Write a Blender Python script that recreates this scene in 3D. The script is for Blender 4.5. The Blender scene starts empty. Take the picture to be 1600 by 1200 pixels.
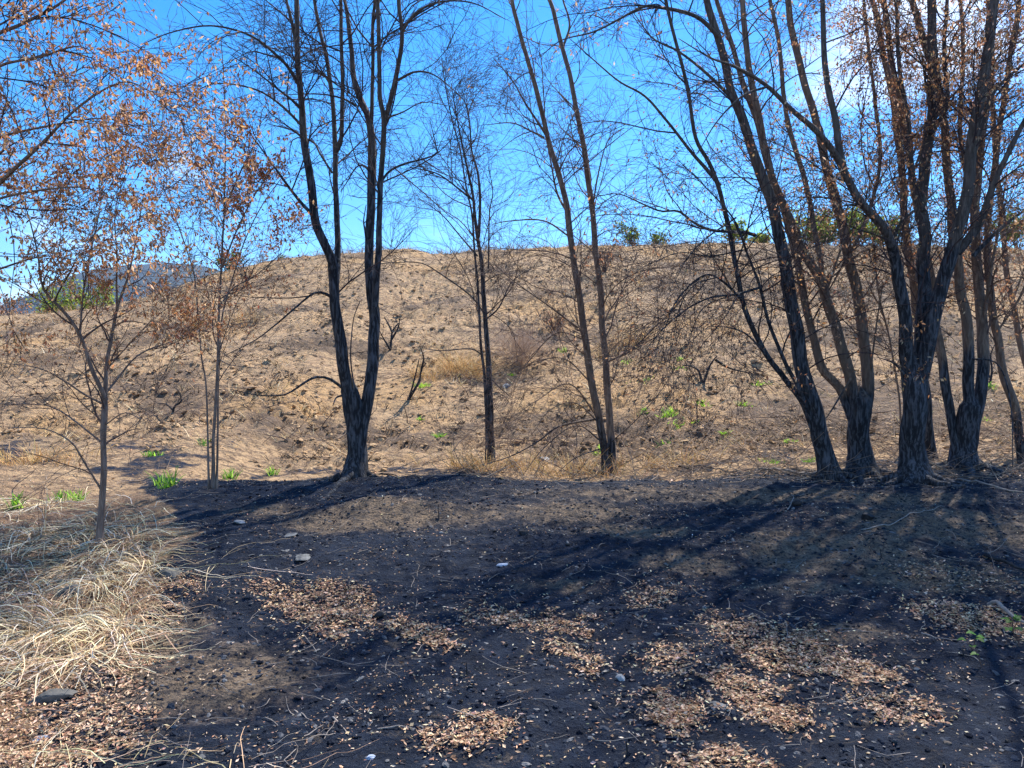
import bpy, math, random
import numpy as np
from mathutils import Vector

R = math.radians
rng = np.random.default_rng(7)
random.seed(7)
scene = bpy.context.scene
col = scene.collection

# ------------------------------------------------------------------ camera
F = 1205.0                      # focal length in pixels of a 1600 px wide picture
CZ = 1.6
cam_d = bpy.data.cameras.new('camera')
cam = bpy.data.objects.new('camera', cam_d)
col.objects.link(cam)
cam.location = (0, 0, CZ)
cam.rotation_euler = (R(90), 0, 0)
cam_d.sensor_width = 36.0
cam_d.lens = 36.0 * F / 1600.0
cam_d.clip_start = 0.05
cam_d.clip_end = 20000
scene.camera = cam

# ------------------------------------------------------------------ light
SUN_AZ, SUN_EL = R(33), R(52)   # azimuth clockwise from the view direction (+Y)
world = bpy.data.worlds.new('World')
scene.world = world
world.use_nodes = True
wn, wl = world.node_tree.nodes, world.node_tree.links
wn.clear()
w_out = wn.new('ShaderNodeOutputWorld')
w_bg = wn.new('ShaderNodeBackground')
w_bg.inputs['Strength'].default_value = 0.14
wl.new(w_bg.outputs[0], w_out.inputs[0])
sky = wn.new('ShaderNodeTexSky')
sky.sky_type = 'NISHITA'
sky.sun_disc = False
sky.sun_elevation = SUN_EL
sky.sun_rotation = SUN_AZ
sky.air_density = 1.0
sky.dust_density = 0.15
sky.ozone_density = 4.0
sky.altitude = 300
hs = wn.new('ShaderNodeHueSaturation')
hs.inputs['Saturation'].default_value = 1.4
hs.inputs['Hue'].default_value = 0.503
hs.inputs['Value'].default_value = 1.0
wl.new(sky.outputs[0], hs.inputs['Color'])
# clouds: broken cumulus banks over the whole sky, mapped on a flat layer overhead
tc = wn.new('ShaderNodeTexCoord')
sep = wn.new('ShaderNodeSeparateXYZ')
wl.new(tc.outputs['Generated'], sep.inputs[0])


def wmath(op, a, b=None, clamp=False):
    n = wn.new('ShaderNodeMath')
    n.operation = op
    n.use_clamp = clamp
    for i, v in enumerate((a, b)):
        if v is None:
            continue
        if isinstance(v, (int, float)):
            n.inputs[i].default_value = v
        else:
            wl.new(v, n.inputs[i])
    return n.outputs[0]


zc = wmath('ADD', wmath('MAXIMUM', sep.outputs[2], 0.0), 0.12)
comb = wn.new('ShaderNodeCombineXYZ')
wl.new(wmath('DIVIDE', sep.outputs[0], zc), comb.inputs[0])
wl.new(wmath('DIVIDE', sep.outputs[1], zc), comb.inputs[1])
cn = wn.new('ShaderNodeTexNoise')
cn.inputs['Scale'].default_value = 1.7
cn.inputs['Detail'].default_value = 9
cn.inputs['Roughness'].default_value = 0.62
cn.inputs['Distortion'].default_value = 0.5
wl.new(comb.outputs[0], cn.inputs['Vector'])


def dirpx(px, py):
    v = Vector(((px - 800) / F, 1.0, (600 - py) / F))
    return v.normalized()


masks = None
clouds = [(dirpx(1480, -80), 0.25, 0.74), (dirpx(1280, 40), 0.10, 0.55),
          (dirpx(300, 265), 0.07, 0.52), (dirpx(110, 420), 0.16, 0.52), (dirpx(-200, 250), 0.2, 0.6),
          (dirpx(700, 350), 0.08, 0.42),
          (Vector((-0.8, -0.3, 0.4)).normalized(), 0.5, 0.9), (Vector((0.5, -0.8, 0.5)).normalized(), 0.45, 0.9),
          (Vector((-0.2, -0.6, 0.7)).normalized(), 0.35, 0.9)]
for c, ang, wgt in clouds:
    d = wn.new('ShaderNodeVectorMath')
    d.operation = 'DISTANCE'
    wl.new(tc.outputs['Generated'], d.inputs[0])
    d.inputs[1].default_value = c
    mr = wn.new('ShaderNodeMapRange')
    mr.interpolation_type = 'SMOOTHSTEP'
    mr.inputs[1].default_value = ang * 1.35
    mr.inputs[2].default_value = ang * 0.1
    mr.inputs[3].default_value = 0.0
    mr.inputs[4].default_value = wgt
    wl.new(d.outputs['Value'], mr.inputs[0])
    masks = mr.outputs[0] if masks is None else wmath('MAXIMUM', masks, mr.outputs[0])
cm = wn.new('ShaderNodeMapRange')
cm.interpolation_type = 'SMOOTHSTEP'
cm.inputs[1].default_value = 0.74
cm.inputs[2].default_value = 1.2
wl.new(wmath('ADD', cn.outputs['Fac'], wmath('MULTIPLY', masks, 0.62)), cm.inputs[0])
cmix = wn.new('ShaderNodeMixRGB')
wl.new(wmath('MULTIPLY', cm.outputs[0], 0.92), cmix.inputs[0])
wl.new(hs.outputs[0], cmix.inputs[1])
cmix.inputs[2].default_value = (8.2, 8.4, 8.8, 1)
wl.new(cmix.outputs[0], w_bg.inputs['Color'])

sun_d = bpy.data.lights.new('sun', 'SUN')
sun_d.energy = 5.0
sun_d.angle = R(0.53)
sun_d.color = (1.0, 0.93, 0.82)
sun = bpy.data.objects.new('sun', sun_d)
col.objects.link(sun)
sdir = Vector((math.sin(SUN_AZ) * math.cos(SUN_EL), math.cos(SUN_AZ) * math.cos(SUN_EL), math.sin(SUN_EL)))
sun.rotation_euler = sdir.to_track_quat('Z', 'Y').to_euler()
sun.location = sdir * 60

vs = scene.view_settings
vs.view_transform = 'Standard'
vs.look = 'None'
vs.exposure = 0.96
vs.gamma = 1.0
scene.cycles.max_bounces = 6
scene.cycles.diffuse_bounces = 3
scene.cycles.glossy_bounces = 2
scene.cycles.transmission_bounces = 3
scene.cycles.volume_bounces = 0
scene.cycles.caustics_reflective = False
scene.cycles.caustics_refractive = False

# ------------------------------------------------------------------ helpers
_perm = np.random.default_rng(11).permutation(256).astype(np.int64)
_perm = np.concatenate([_perm, _perm, _perm])
_ga = np.random.default_rng(12).uniform(0, 2 * np.pi, 256)
_gx, _gy = np.cos(_ga), np.sin(_ga)


def perlin(x, y, seed=0):
    x = np.asarray(x, float) + seed * 17.31
    y = np.asarray(y, float) + seed * 9.77
    xi, yi = np.floor(x).astype(np.int64), np.floor(y).astype(np.int64)
    xf, yf = x - xi, y - yi
    u, v = xf * xf * xf * (xf * (xf * 6 - 15) + 10), yf * yf * yf * (yf * (yf * 6 - 15) + 10)

    def g(ix, iy, fx, fy):
        h = _perm[_perm[ix & 255] + (iy & 255)]
        return _gx[h] * fx + _gy[h] * fy
    a = g(xi, yi, xf, yf)
    b = g(xi + 1, yi, xf - 1, yf)
    c = g(xi, yi + 1, xf, yf - 1)
    d = g(xi + 1, yi + 1, xf - 1, yf - 1)
    return ((a + (b - a) * u) + ((c + (d - c) * u) - (a + (b - a) * u)) * v) * 1.5


def fbm(x, y, octv=4, seed=0, rough=0.5):
    s, a, f = 0, 1.0, 1.0
    for i in range(octv):
        s = s + a * perlin(x * f, y * f, seed + i * 3)
        a *= rough
        f *= 2.03
    return s


def sstep(a, b, x):
    t = np.clip((x - a) / (b - a), 0, 1)
    return t * t * (3 - 2 * t)


def mesh_np(name, verts, faces, attrs=None, smooth=True):
    """verts (n,3), faces list of (m,k) int arrays (k = 3 or 4)"""
    me = bpy.data.meshes.new(name)
    verts = np.asarray(verts, np.float32)
    if not isinstance(faces, (list, tuple)):
        faces = [faces]
    faces = [np.asarray(f, np.int32) for f in faces if len(f)]
    me.vertices.add(len(verts))
    me.vertices.foreach_set('co', verts.ravel())
    nl = sum(f.size for f in faces)
    npoly = sum(len(f) for f in faces)
    me.loops.add(nl)
    me.loops.foreach_set('vertex_index', np.concatenate([f.ravel() for f in faces]))
    me.polygons.add(npoly)
    tot = np.concatenate([np.full(len(f), f.shape[1], np.int32) for f in faces])
    start = np.concatenate([[0], np.cumsum(tot)[:-1]]).astype(np.int32)
    me.polygons.foreach_set('loop_start', start)
    me.polygons.foreach_set('loop_total', tot)
    me.polygons.foreach_set('use_smooth', np.full(npoly, smooth))
    if attrs:
        for k, v in attrs.items():
            v = np.asarray(v, np.float32)
            if v.ndim == 1:
                me.attributes.new(k, 'FLOAT', 'POINT').data.foreach_set('value', v)
            else:
                me.attributes.new(k, 'FLOAT_COLOR', 'POINT').data.foreach_set(
                    'color', np.concatenate([v, np.ones((len(v), 1), np.float32)], 1).ravel())
    me.update(calc_edges=True)
    me.validate()
    return me


def link(name, me, mat, parent=None, loc=None):
    o = bpy.data.objects.new(name, me)
    col.objects.link(o)
    if mat is not None:
        me.materials.append(mat)
    if parent is not None:
        o.parent = parent
    if loc is not None:
        o.location = loc
    return o


def tag(o, label=None, cat=None, group=None, kind=None):
    if label:
        o['label'] = label
    if cat:
        o['category'] = cat
    if group:
        o['group'] = group
    if kind:
        o['kind'] = kind
    return o


def empty(name, loc):
    o = bpy.data.objects.new(name, None)
    o.empty_display_size = 0.2
    col.objects.link(o)
    o.location = loc
    return o


# ------------------------------------------------------------------ materials
def new_mat(name):
    m = bpy.data.materials.new(name)
    m.use_nodes = True
    nt = m.node_tree
    nt.nodes.clear()
    out = nt.nodes.new('ShaderNodeOutputMaterial')
    b = nt.nodes.new('ShaderNodeBsdfPrincipled')
    nt.links.new(b.outputs[0], out.inputs[0])
    return m, nt, b, out


class NB:
    """small node-building helper"""

    def __init__(self, nt):
        self.nt = nt

    def put(self, sock, v):
        if isinstance(v, (int, float)):
            sock.default_value = v
        elif isinstance(v, tuple):
            sock.default_value = v if len(v) == 4 or sock.type == 'VECTOR' else (*v, 1)
        else:
            self.nt.links.new(v, sock)

    def mix(self, f, a, b, mode='MIX'):
        n = self.nt.nodes.new('ShaderNodeMixRGB')
        n.blend_type = mode
        for i, v in enumerate((f, a, b)):
            self.put(n.inputs[i], v)
        return n.outputs[0]

    def math(self, op, a, b=0.0, clamp=False):
        n = self.nt.nodes.new('ShaderNodeMath')
        n.operation = op
        n.use_clamp = clamp
        self.put(n.inputs[0], a)
        self.put(n.inputs[1], b)
        return n.outputs[0]

    def pos(self, scale=(1, 1, 1), kind='Object'):
        t = self.nt.nodes.new('ShaderNodeTexCoord')
        mp = self.nt.nodes.new('ShaderNodeMapping')
        mp.inputs['Scale'].default_value = scale
        self.nt.links.new(t.outputs[kind], mp.inputs[0])
        return mp.outputs[0]

    def noise(self, vec, scale, detail=4, rough=0.55, dist=0.0):
        n = self.nt.nodes.new('ShaderNodeTexNoise')
        n.inputs['Scale'].default_value = scale
        n.inputs['Detail'].default_value = detail
        n.inputs['Roughness'].default_value = rough
        n.inputs['Distortion'].default_value = dist
        self.nt.links.new(vec, n.inputs['Vector'])
        return n.outputs['Fac']

    def voronoi(self, vec, scale, out='Distance'):
        n = self.nt.nodes.new('ShaderNodeTexVoronoi')
        n.inputs['Scale'].default_value = scale
        self.nt.links.new(vec, n.inputs['Vector'])
        return n.outputs[out]

    def ramp(self, f, a, b, lo=0.0, hi=1.0):
        n = self.nt.nodes.new('ShaderNodeMapRange')
        n.interpolation_type = 'SMOOTHSTEP'
        for i, v in enumerate((f, a, b, lo, hi)):
            self.put(n.inputs[i], v)
        return n.outputs[0]

    def attr(self, name):
        n = self.nt.nodes.new('ShaderNodeAttribute')
        n.attribute_name = name
        return n

    def bump(self, h, strength, dist):
        n = self.nt.nodes.new('ShaderNodeBump')
        n.inputs['Strength'].default_value = strength
        n.inputs['Distance'].default_value = dist
        self.nt.links.new(h, n.inputs['Height'])
        return n.outputs[0]


def mat_attr_color(name, rough=0.85, transl=0.0, spec=0.2):
    """colour comes from the per-piece 'Col' attribute (each leaf, blade or stone its own tint)"""
    m, nt, b, out = new_mat(name)
    k = NB(nt)
    c = k.attr('Col').outputs['Color']
    nt.links.new(c, b.inputs['Base Color'])
    b.inputs['Roughness'].default_value = rough
    b.inputs['Specular IOR Level'].default_value = spec
    if transl:
        t = nt.nodes.new('ShaderNodeBsdfTranslucent')
        nt.links.new(c, t.inputs['Color'])
        mx = nt.nodes.new('ShaderNodeMixShader')
        mx.inputs[0].default_value = transl
        nt.links.new(b.outputs[0], mx.inputs[1])
        nt.links.new(t.outputs[0], mx.inputs[2])
        nt.links.new(mx.outputs[0], out.inputs[0])
    return m


def mat_bark(name, live, live2, char=(0.017, 0.018, 0.022), relief=0.03):
    """bark fissured along the trunk; the 'char' attribute says how badly the fire blackened it"""
    m, nt, b, out = new_mat(name)
    k = NB(nt)
    v = k.pos((1, 1, 0.16))
    n1 = k.noise(v, 38, 5, 0.6, 0.4)
    n2 = k.noise(k.pos((1, 1, 0.5)), 5, 4, 0.6)
    n3 = k.noise(k.pos((1, 1, 0.3)), 90, 3, 0.6)
    base = k.mix(k.ramp(n1, 0.35, 0.65), live2, live)
    base = k.mix(k.ramp(n2, 0.4, 0.75), base, tuple(c * 0.55 for c in live))
    ch = k.mix(k.ramp(n1, 0.42, 0.66), char, (0.105, 0.112, 0.13))
    ch = k.mix(k.ramp(n2, 0.55, 0.75, 0, 0.5), ch, (0.085, 0.07, 0.06))
    f = k.math('ADD', k.attr('char').outputs['Fac'], k.math('MULTIPLY', k.math('SUBTRACT', n2, 0.5), 0.9))
    c = k.mix(k.ramp(f, 0.3, 0.7), base, ch)
    nt.links.new(c, b.inputs['Base Color'])
    b.inputs['Roughness'].default_value = 0.85
    b.inputs['Specular IOR Level'].default_value = 0.25
    h = k.math('ADD', n1, k.math('MULTIPLY', n3, 0.35))
    nt.links.new(k.bump(h, 0.9, relief), b.inputs['Normal'])
    return m


def mat_plain(name, c1, c2, scale=8, rough=0.85, bump=0.0):
    m, nt, b, out = new_mat(name)
    k = NB(nt)
    n = k.noise(k.pos(), scale, 5, 0.6)
    nt.links.new(k.mix(k.ramp(n, 0.3, 0.7), c1, c2), b.inputs['Base Color'])
    b.inputs['Roughness'].default_value = rough
    b.inputs['Specular IOR Level'].default_value = 0.25
    if bump:
        nt.links.new(k.bump(k.noise(k.pos(), scale * 4, 5, 0.65), 0.8, bump), b.inputs['Normal'])
    return m


M_leaf = mat_attr_color('dead_leaf', 0.6, 0.5)
M_litter = mat_attr_color('fallen_leaf', 0.75, 0.12)
M_straw = mat_attr_color('dry_straw', 0.6, 0.15)
M_green = mat_attr_color('green_leaf', 0.5, 0.55)
M_clod = mat_attr_color('soil_clod', 0.95, 0.0, 0.1)
M_bark_black = mat_bark('burnt_bark', (0.17, 0.14, 0.12), (0.055, 0.045, 0.04))
M_bark_brown = mat_bark('brown_bark', (0.30, 0.215, 0.16), (0.12, 0.08, 0.06))
M_bark_grey = mat_bark('sapling_bark', (0.26, 0.2, 0.165), (0.12, 0.085, 0.07), relief=0.004)
M_twig_dark = mat_plain('dark_twig', (0.035, 0.026, 0.03), (0.085, 0.058, 0.056), 6)
M_twig_brown = mat_plain('brown_twig', (0.075, 0.048, 0.042), (0.17, 0.108, 0.085), 6)
M_char_wood = mat_plain('charred_wood', (0.012, 0.012, 0.014), (0.04, 0.038, 0.04), 30, 0.8, 0.004)
M_grey_wood = mat_plain('weathered_wood', (0.2, 0.17, 0.15), (0.34, 0.29, 0.25), 25, 0.85, 0.003)

# ------------------------------------------------------------------ terrain
_ys = np.arange(-20, 60, 0.05)


def _table(pts, sig=0.35):
    z = np.interp(_ys, [p[0] for p in pts], [p[1] for p in pts])
    n = int(4 * sig / 0.05)
    kx = np.arange(-n, n + 1) * 0.05
    k = np.exp(-0.5 * (kx / sig) ** 2)
    k /= k.sum()
    return np.convolve(np.pad(z, n, mode='edge'), k, 'valid')


T_mid = _table([(-20, 0), (4.2, 0.0), (5.4, 0.07), (7.6, 0.36), (8.75, 0.51), (9.1, 0.5), (9.9, 0.2), (12, 0.2), (60, 0.2)], 0.2)
T_right = _table([(-20, 0), (4.2, 0.0), (5.4, 0.07), (7.6, 0.36), (8.8, 0.48), (10.2, 0.46), (12, 0.46), (60, 0.46)], 0.3)
T_left = _table([(-20, 0), (3, 0.03), (5, 0.16), (6.5, 0.32), (9, 0.36), (12, 0.55), (60, 0.55)], 0.5)
_hx = [-400, -60, -40, -24, -18, -15, -12, -9, -6, 1.5, 9, 15, 24, 45, 80, 400]
_hz = [-2, 2.5, 3.8, 4.5, 5.0, 5.95, 6.85, 7.4, 7.75, 8.28, 8.22, 7.95, 7.7, 7.0, 5, -2]
_hy = np.arange(-50, 3000, 0.25)
_hg = np.interp(_hy, [-50, 11.6, 15, 25, 33, 37, 41, 70, 200, 3000], [0, 0, 0.105, 0.54, 0.9, 0.995, 1.0, 0.5, -0.4, -0.45])
_kk = np.exp(-0.5 * (np.arange(-24, 25) * 0.25 / 1.3) ** 2)
_hg = np.convolve(np.pad(_hg, 24, mode='edge'), _kk / _kk.sum(), 'valid')


def macro(x, y):
    x = np.asarray(x, float)
    y = np.asarray(y, float)
    a, b, c = np.interp(y, _ys, T_mid), np.interp(y, _ys, T_right), np.interp(y, _ys, T_left)
    wr = sstep(1.9, 3.4, x)
    wl_ = 1 - sstep(-4.8, -3.3, x)
    z = a * (1 - wr) + b * wr
    z = z * (1 - wl_) + c * wl_
    z = z + (np.interp(x, _hx, _hz) - 0.3) * np.interp(y, _hy, _hg)
    # low swells of the bank and of the hillside
    fg = 1 - sstep(9.5, 12, y)
    z = z + fg * sstep(3.5, 6, y) * 0.05 * perlin(x * 0.55, y * 0.7, 3)
    z = z + fg * 0.11 * np.exp(-(((x + 1.25) / 0.6) ** 2 + ((y - 7.6) / 0.35) ** 2))
    z = z + (1 - fg) * sstep(12, 18, y) * (0.32 * perlin(x * 0.12, y * 0.16, 5) + 0.16 * perlin(x * 0.35, y * 0.5, 6))
    return z


def micro(x, y):
    near = 1 - sstep(10.5, 12.5, y)
    z = near * (0.032 * fbm(x * 1.7, y * 1.7, 3, 21) + 0.015 * fbm(x * 6, y * 6, 3, 25, 0.65) + 0.012 * np.clip(perlin(x * 4.5, y * 4.5, 28), 0, 1))
    far = sstep(10.5, 13, y)
    damp = 1 - sstep(60, 90, y)
    # hoof-pocked hillside: short terraces across the slope with sharp undercut pockets
    t = fbm(x * 1.05 + 0.6 * perlin(x * 0.7, y * 0.7, 41), y * 1.75 + 0.6 * perlin(x * 0.6, y * 0.9, 42), 3, 31, 0.55)
    wx, wy = x + 0.35 * perlin(x * 1.3, y * 1.3, 43), y + 0.3 * perlin(x * 1.2, y * 1.5, 44)
    rough = 0.25 + 0.75 * sstep(-0.35, 0.35, fbm(x * 0.23, y * 0.33, 2, 48))
    crk = np.clip(1 - 4.5 * np.abs(perlin(wx * 0.9, wy * 2.1, 46)), 0, 1) ** 1.3
    pock = np.clip(perlin(wx * 1.9, wy * 3.1, 45) - 0.22, 0, 1)
    pock2 = np.clip(perlin(wx * 4.2, wy * 6.0, 47) - 0.15, 0, 1)
    z = z + far * damp * (0.06 * t + rough * (0.05 * np.abs(fbm(x * 3.1, y * 4.0, 3, 36, 0.7)) - 0.27 * pock - 0.2 * pock2 - 0.06 * crk))
    return z


def ground(x, y):
    return macro(x, y) + micro(x, y)


_mz_y = np.concatenate([np.arange(1.8, 12, 0.05), np.arange(12, 60, 0.12)])


def hit(px, py):
    """where the sight line through a picture point meets the ground (a real place on the terrain)"""
    px = np.atleast_1d(np.asarray(px, float))
    py = np.atleast_1d(np.asarray(py, float))
    dx, dz = (px - 800) / F, (600 - py) / F
    res = np.full(len(px), np.nan)
    X = dx[:, None] * _mz_y[None]
    Z = CZ + dz[:, None] * _mz_y[None]
    D = Z - macro(X, np.broadcast_to(_mz_y, X.shape))
    neg = D < 0
    i = np.argmax(neg, 1)
    ok = neg.any(1) & (i > 0)
    r = np.arange(len(px))
    d0, d1 = D[r, i - 1], D[r, i]
    t = d0 / (d0 - d1 + 1e-9)
    y = _mz_y[i - 1] + t * (_mz_y[i] - _mz_y[i - 1])
    res[ok] = y[ok]
    x = dx * res
    return np.stack([x, res, ground(x, res)], 1)[ok]


def hit1(px, py):
    h = hit([px], [py])
    return h[0] if len(h) else None


_gp, _s, _v = [], 0.042, 7.5
while _v < 4000:
    _s = min(_s * 1.02, 0.2) if _v < 30 else _s * 1.25
    _v += _s
    _gp.append(_v)
gx = np.array([-q for q in _gp[::-1]] + list(np.arange(-7.5, 7.5001, 0.042)) + _gp)
gy1 = list(np.arange(2.2, 11.2, 0.042))
gy2, v, s = [], gy1[-1], 0.042
while v < 44:
    s = min(s * 1.04, 0.105)
    v += s
    gy2.append(v)
while v < 6000:
    s *= 1.16
    v += s
    gy2.append(v)
gy0, v, s = [], 2.2, 0.042
while v > -600:
    s *= 1.3
    v -= s
    gy0.append(v)
gy = np.array(gy0[::-1] + gy1 + gy2)
GX, GY = np.meshgrid(gx, gy)
GZ = ground(GX, GY)
nx, ny = len(gx), len(gy)
idx = np.arange(nx * ny).reshape(ny, nx)
quads = np.stack([idx[:-1, :-1], idx[:-1, 1:], idx[1:, 1:], idx[1:, :-1]], -1).reshape(-1, 4)
# what covers the ground where: char on the bank, bare tan soil on the hill, brown duff by the straw
x_, y_ = GX.ravel(), GY.ravel()
n_a = fbm(x_ * 0.9, y_ * 0.9, 4, 51, 0.55)
left_edge = -1.85 - 0.30 * (y_ - 3.2) + 0.25 * n_a
left_edge = np.where(y_ > 7.0, left_edge - 0.35 * (y_ - 7.0), left_edge)
burn = sstep(-0.25, 0.2, x_ - left_edge) * (1 - sstep(9.3, 10.4, y_ + 0.35 * n_a))
# thin burnt fringe at the toe of the hill and up its right side
burn = np.maximum(burn, 0.55 * sstep(0.25, 0.7, n_a + 0.35) * (1 - sstep(11, 14, y_)) * sstep(8.5, 9.5, y_))
brown = np.zeros_like(burn)  # bare dirt patches, plus sun patches between tree shadows painted into the colour
for (bx_, by_, rx_, ry_, w_) in [(590, 800, .55, .35, 1), (520, 815, .5, .3, .7), (900, 800, .8, .5, .55), (985, 830, .5, .22, .8),
                                 (1080, 880, .5, .3, .5), (1260, 860, .55, .5, .8), (1340, 860, .6, .45, .75), (870, 915, .5, .2, .4),
                                 (1500, 820, 1.2, .6, .8), (1450, 900, .8, .4, .6), (330, 1060, .6, .5, .6), (1000, 770, 2.5, .4, .35),
                                 (700, 800, 1.0, .4, .4), (420, 800, .5, .3, .5), (1240, 920, .5, .25, .5), (1330, 990, .5, .2, .5),
                                 (250, 1000, .3, .6, .5), (1300, 775, 2.0, .35, .6)]:
    p = hit1(bx_, by_)
    if p is not None:
        brown = np.maximum(brown, w_ * np.exp(-(((x_ - p[0]) / rx_) ** 2 + ((y_ - p[1]) / ry_) ** 2)))
hillf = sstep(11, 13, y_)
dark_h = sstep(0.0, 0.5, fbm(x_ * 0.24, y_ * 0.34, 4, 61, 0.65) + 0.5 * np.exp(-((y_ - 13.6) / 1.7) ** 2) + 0.35 * sstep(3, 10, x_) - 0.12)
gold_h = sstep(0.15, 0.6, fbm(x_ * 0.2, y_ * 0.25, 3, 71, 0.6))
p0 = hit1(730, 575)
gold_h = np.maximum(gold_h, np.exp(-(((x_ - p0[0]) / 1.6) ** 2 + ((y_ - p0[1]) / 1.2) ** 2)))
micro_v = micro(x_, y_)
g_me = mesh_np('ground', np.stack([x_, y_, GZ.ravel()], 1), quads,
               {'burn': burn, 'brown': np.clip(brown * 1.3, 0, 1), 'dark_h': dark_h * hillf, 'gold_h': gold_h * hillf, 'duff': (1 - burn) * (1 - sstep(7.6, 9.6, y_ + 0.5 * n_a))})

m, nt, b, out = new_mat('burnt_ground')
k = NB(nt)
P = k.pos()
nA = k.noise(P, 1.3, 6, 0.6, 0.3)
nB = k.noise(P, 7, 6, 0.65, 0.3)
nC = k.noise(P, 45, 4, 0.65)
nE = k.noise(k.pos((1, 1.5, 1.5)), 6.5, 8, 0.72, 0.8)
nF = k.noise(P, 150, 3, 0.7)
vC = k.voronoi(P, 16)
nD = k.noise(k.pos((1, 1.8, 1)), 3.2, 6, 0.7, 0.6)
# bare soil of the hill
soil = k.mix(k.ramp(nA, 0.3, 0.7), (0.54, 0.36, 0.2), (0.42, 0.275, 0.16))
soil = k.mix(k.ramp(nB, 0.42, 0.7, 0, 0.75), soil, (0.66, 0.46, 0.255))
soil = k.mix(k.math('MULTIPLY', k.attr('gold_h').outputs['Fac'], 0.5), soil, (0.6, 0.36, 0.15))
scorch = k.math('ADD', k.ramp(nD, 0.50, 0.66), k.math('MULTIPLY', k.attr('dark_h').outputs['Fac'], 1.0))
scorch = k.math('MULTIPLY', scorch, k.ramp(nB, 0.3, 0.6, 0.35, 1.0), True)
soil = k.mix(k.math('MULTIPLY', scorch, 0.85), soil, (0.12, 0.09, 0.072))
soil = k.mix(k.ramp(nE, 0.49, 0.585, 0, 0.75), soil, (0.13, 0.088, 0.062))
soil = k.mix(k.ramp(nC, 0.58, 0.7, 0, 0.5), soil, (0.1, 0.072, 0.055))
# charred bank
char = k.mix(k.ramp(nB, 0.3, 0.7), (0.005, 0.0095, 0.022), (0.016, 0.027, 0.053))
char = k.mix(k.ramp(nA, 0.55, 0.75, 0, 0.6), char, (0.03, 0.036, 0.05))
char = k.mix(k.ramp(nC, 0.6, 0.76, 0, 0.5), char, (0.08, 0.098, 0.135))
dirt_and_sun = k.mix(k.ramp(nB, 0.3, 0.7), (0.17, 0.125, 0.085), (0.3, 0.22, 0.15))
dirt_and_sun = k.mix(k.ramp(nC, 0.50, 0.60, 0, 0.85), dirt_and_sun, (0.025, 0.026, 0.032))
dirt_and_sun = k.mix(k.ramp(nE, 0.5, 0.62, 0, 0.8), dirt_and_sun, (0.03, 0.031, 0.038))
char = k.mix(k.ramp(nE, 0.56, 0.64, 0, 0.55), char, (0.12, 0.098, 0.078))
bf = k.math('ADD', k.attr('brown').outputs['Fac'], k.math('MULTIPLY', k.math('SUBTRACT', nB, 0.5), 1.1))
char = k.mix(k.ramp(bf, 0.2, 0.62), char, dirt_and_sun)
char = k.mix(k.ramp(nF, 0.57, 0.7, 0, 0.45), char, (0.13, 0.14, 0.165))
soil = k.mix(k.math('MULTIPLY', k.attr('duff').outputs['Fac'], k.ramp(nB, 0.25, 0.6)), soil, k.mix(nC, (0.13, 0.08, 0.05), (0.3, 0.19, 0.125)))
uf = k.math('ADD', k.attr('burn').outputs['Fac'], k.math('MULTIPLY', k.math('SUBTRACT', nB, 0.5), 0.9))
c = k.mix(k.ramp(uf, 0.3, 0.6), soil, char)
nt.links.new(c, b.inputs['Base Color'])
b.inputs['Roughness'].default_value = 0.92
b.inputs['Specular IOR Level'].default_value = 0.18
hgt = k.math('ADD', k.math('ADD', k.math('MULTIPLY', nB, 1.0), k.math('MULTIPLY', nE, 1.1)), k.math('ADD', k.math('MULTIPLY', nC, 0.4), k.math('MULTIPLY', nF, 0.12)))
nt.links.new(k.bump(hgt, 1.0, 0.075), b.inputs['Normal'])
M_ground = m
g_ob = link('ground', g_me, M_ground)
tag(g_ob, 'charred bank in front and tan scorched hillside behind the trees', 'ground', kind='structure')

# ------------------------------------------------------------------ far setting
M_mount = mat_plain('forested_mountain', (0.012, 0.022, 0.02), (0.025, 0.04, 0.034), 0.02)
n_m = 160
mx_ = np.linspace(-2600, 200, n_m)
ridge = np.interp(mx_, [-2600, -1700, -1200, -1000, -880, -800, -720, -620, -450, 200],
                  [150, 120, 130, 190, 262, 282, 280, 250, 150, 20])
ridge = ridge + 9 * fbm(mx_ * 0.012, mx_ * 0, 4, 81)
rows = []
for j, t in enumerate(np.linspace(0, 1, 24)):
    yy = 1150 + t * 900
    h = np.sin(min(t, 0.62) / 0.62 * np.pi / 2) if t < 0.62 else np.cos((t - 0.62) / 0.38 * np.pi / 2)
    zz = -12 + (ridge * 1.0) * h + 14 * h * (1 - h) * 4 * perlin(mx_ * 0.006, np.full(n_m, yy * 0.006), 82)
    rows.append(np.stack([mx_, np.full(n_m, yy), zz], 1))
mv = np.concatenate(rows)
mi = np.arange(n_m * 24).reshape(24, n_m)
mq = np.stack([mi[:-1, :-1], mi[:-1, 1:], mi[1:, 1:], mi[1:, :-1]], -1).reshape(-1, 4)
tag(link('mountain', mesh_np('mountain', mv, mq), M_mount), 'far blue forested mountain beyond the left end of the hill', 'mountain', kind='structure')


# ------------------------------------------------------------------ growing things
def unit(v):
    return v / np.maximum(np.linalg.norm(v, axis=-1, keepdims=True), 1e-9)


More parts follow.
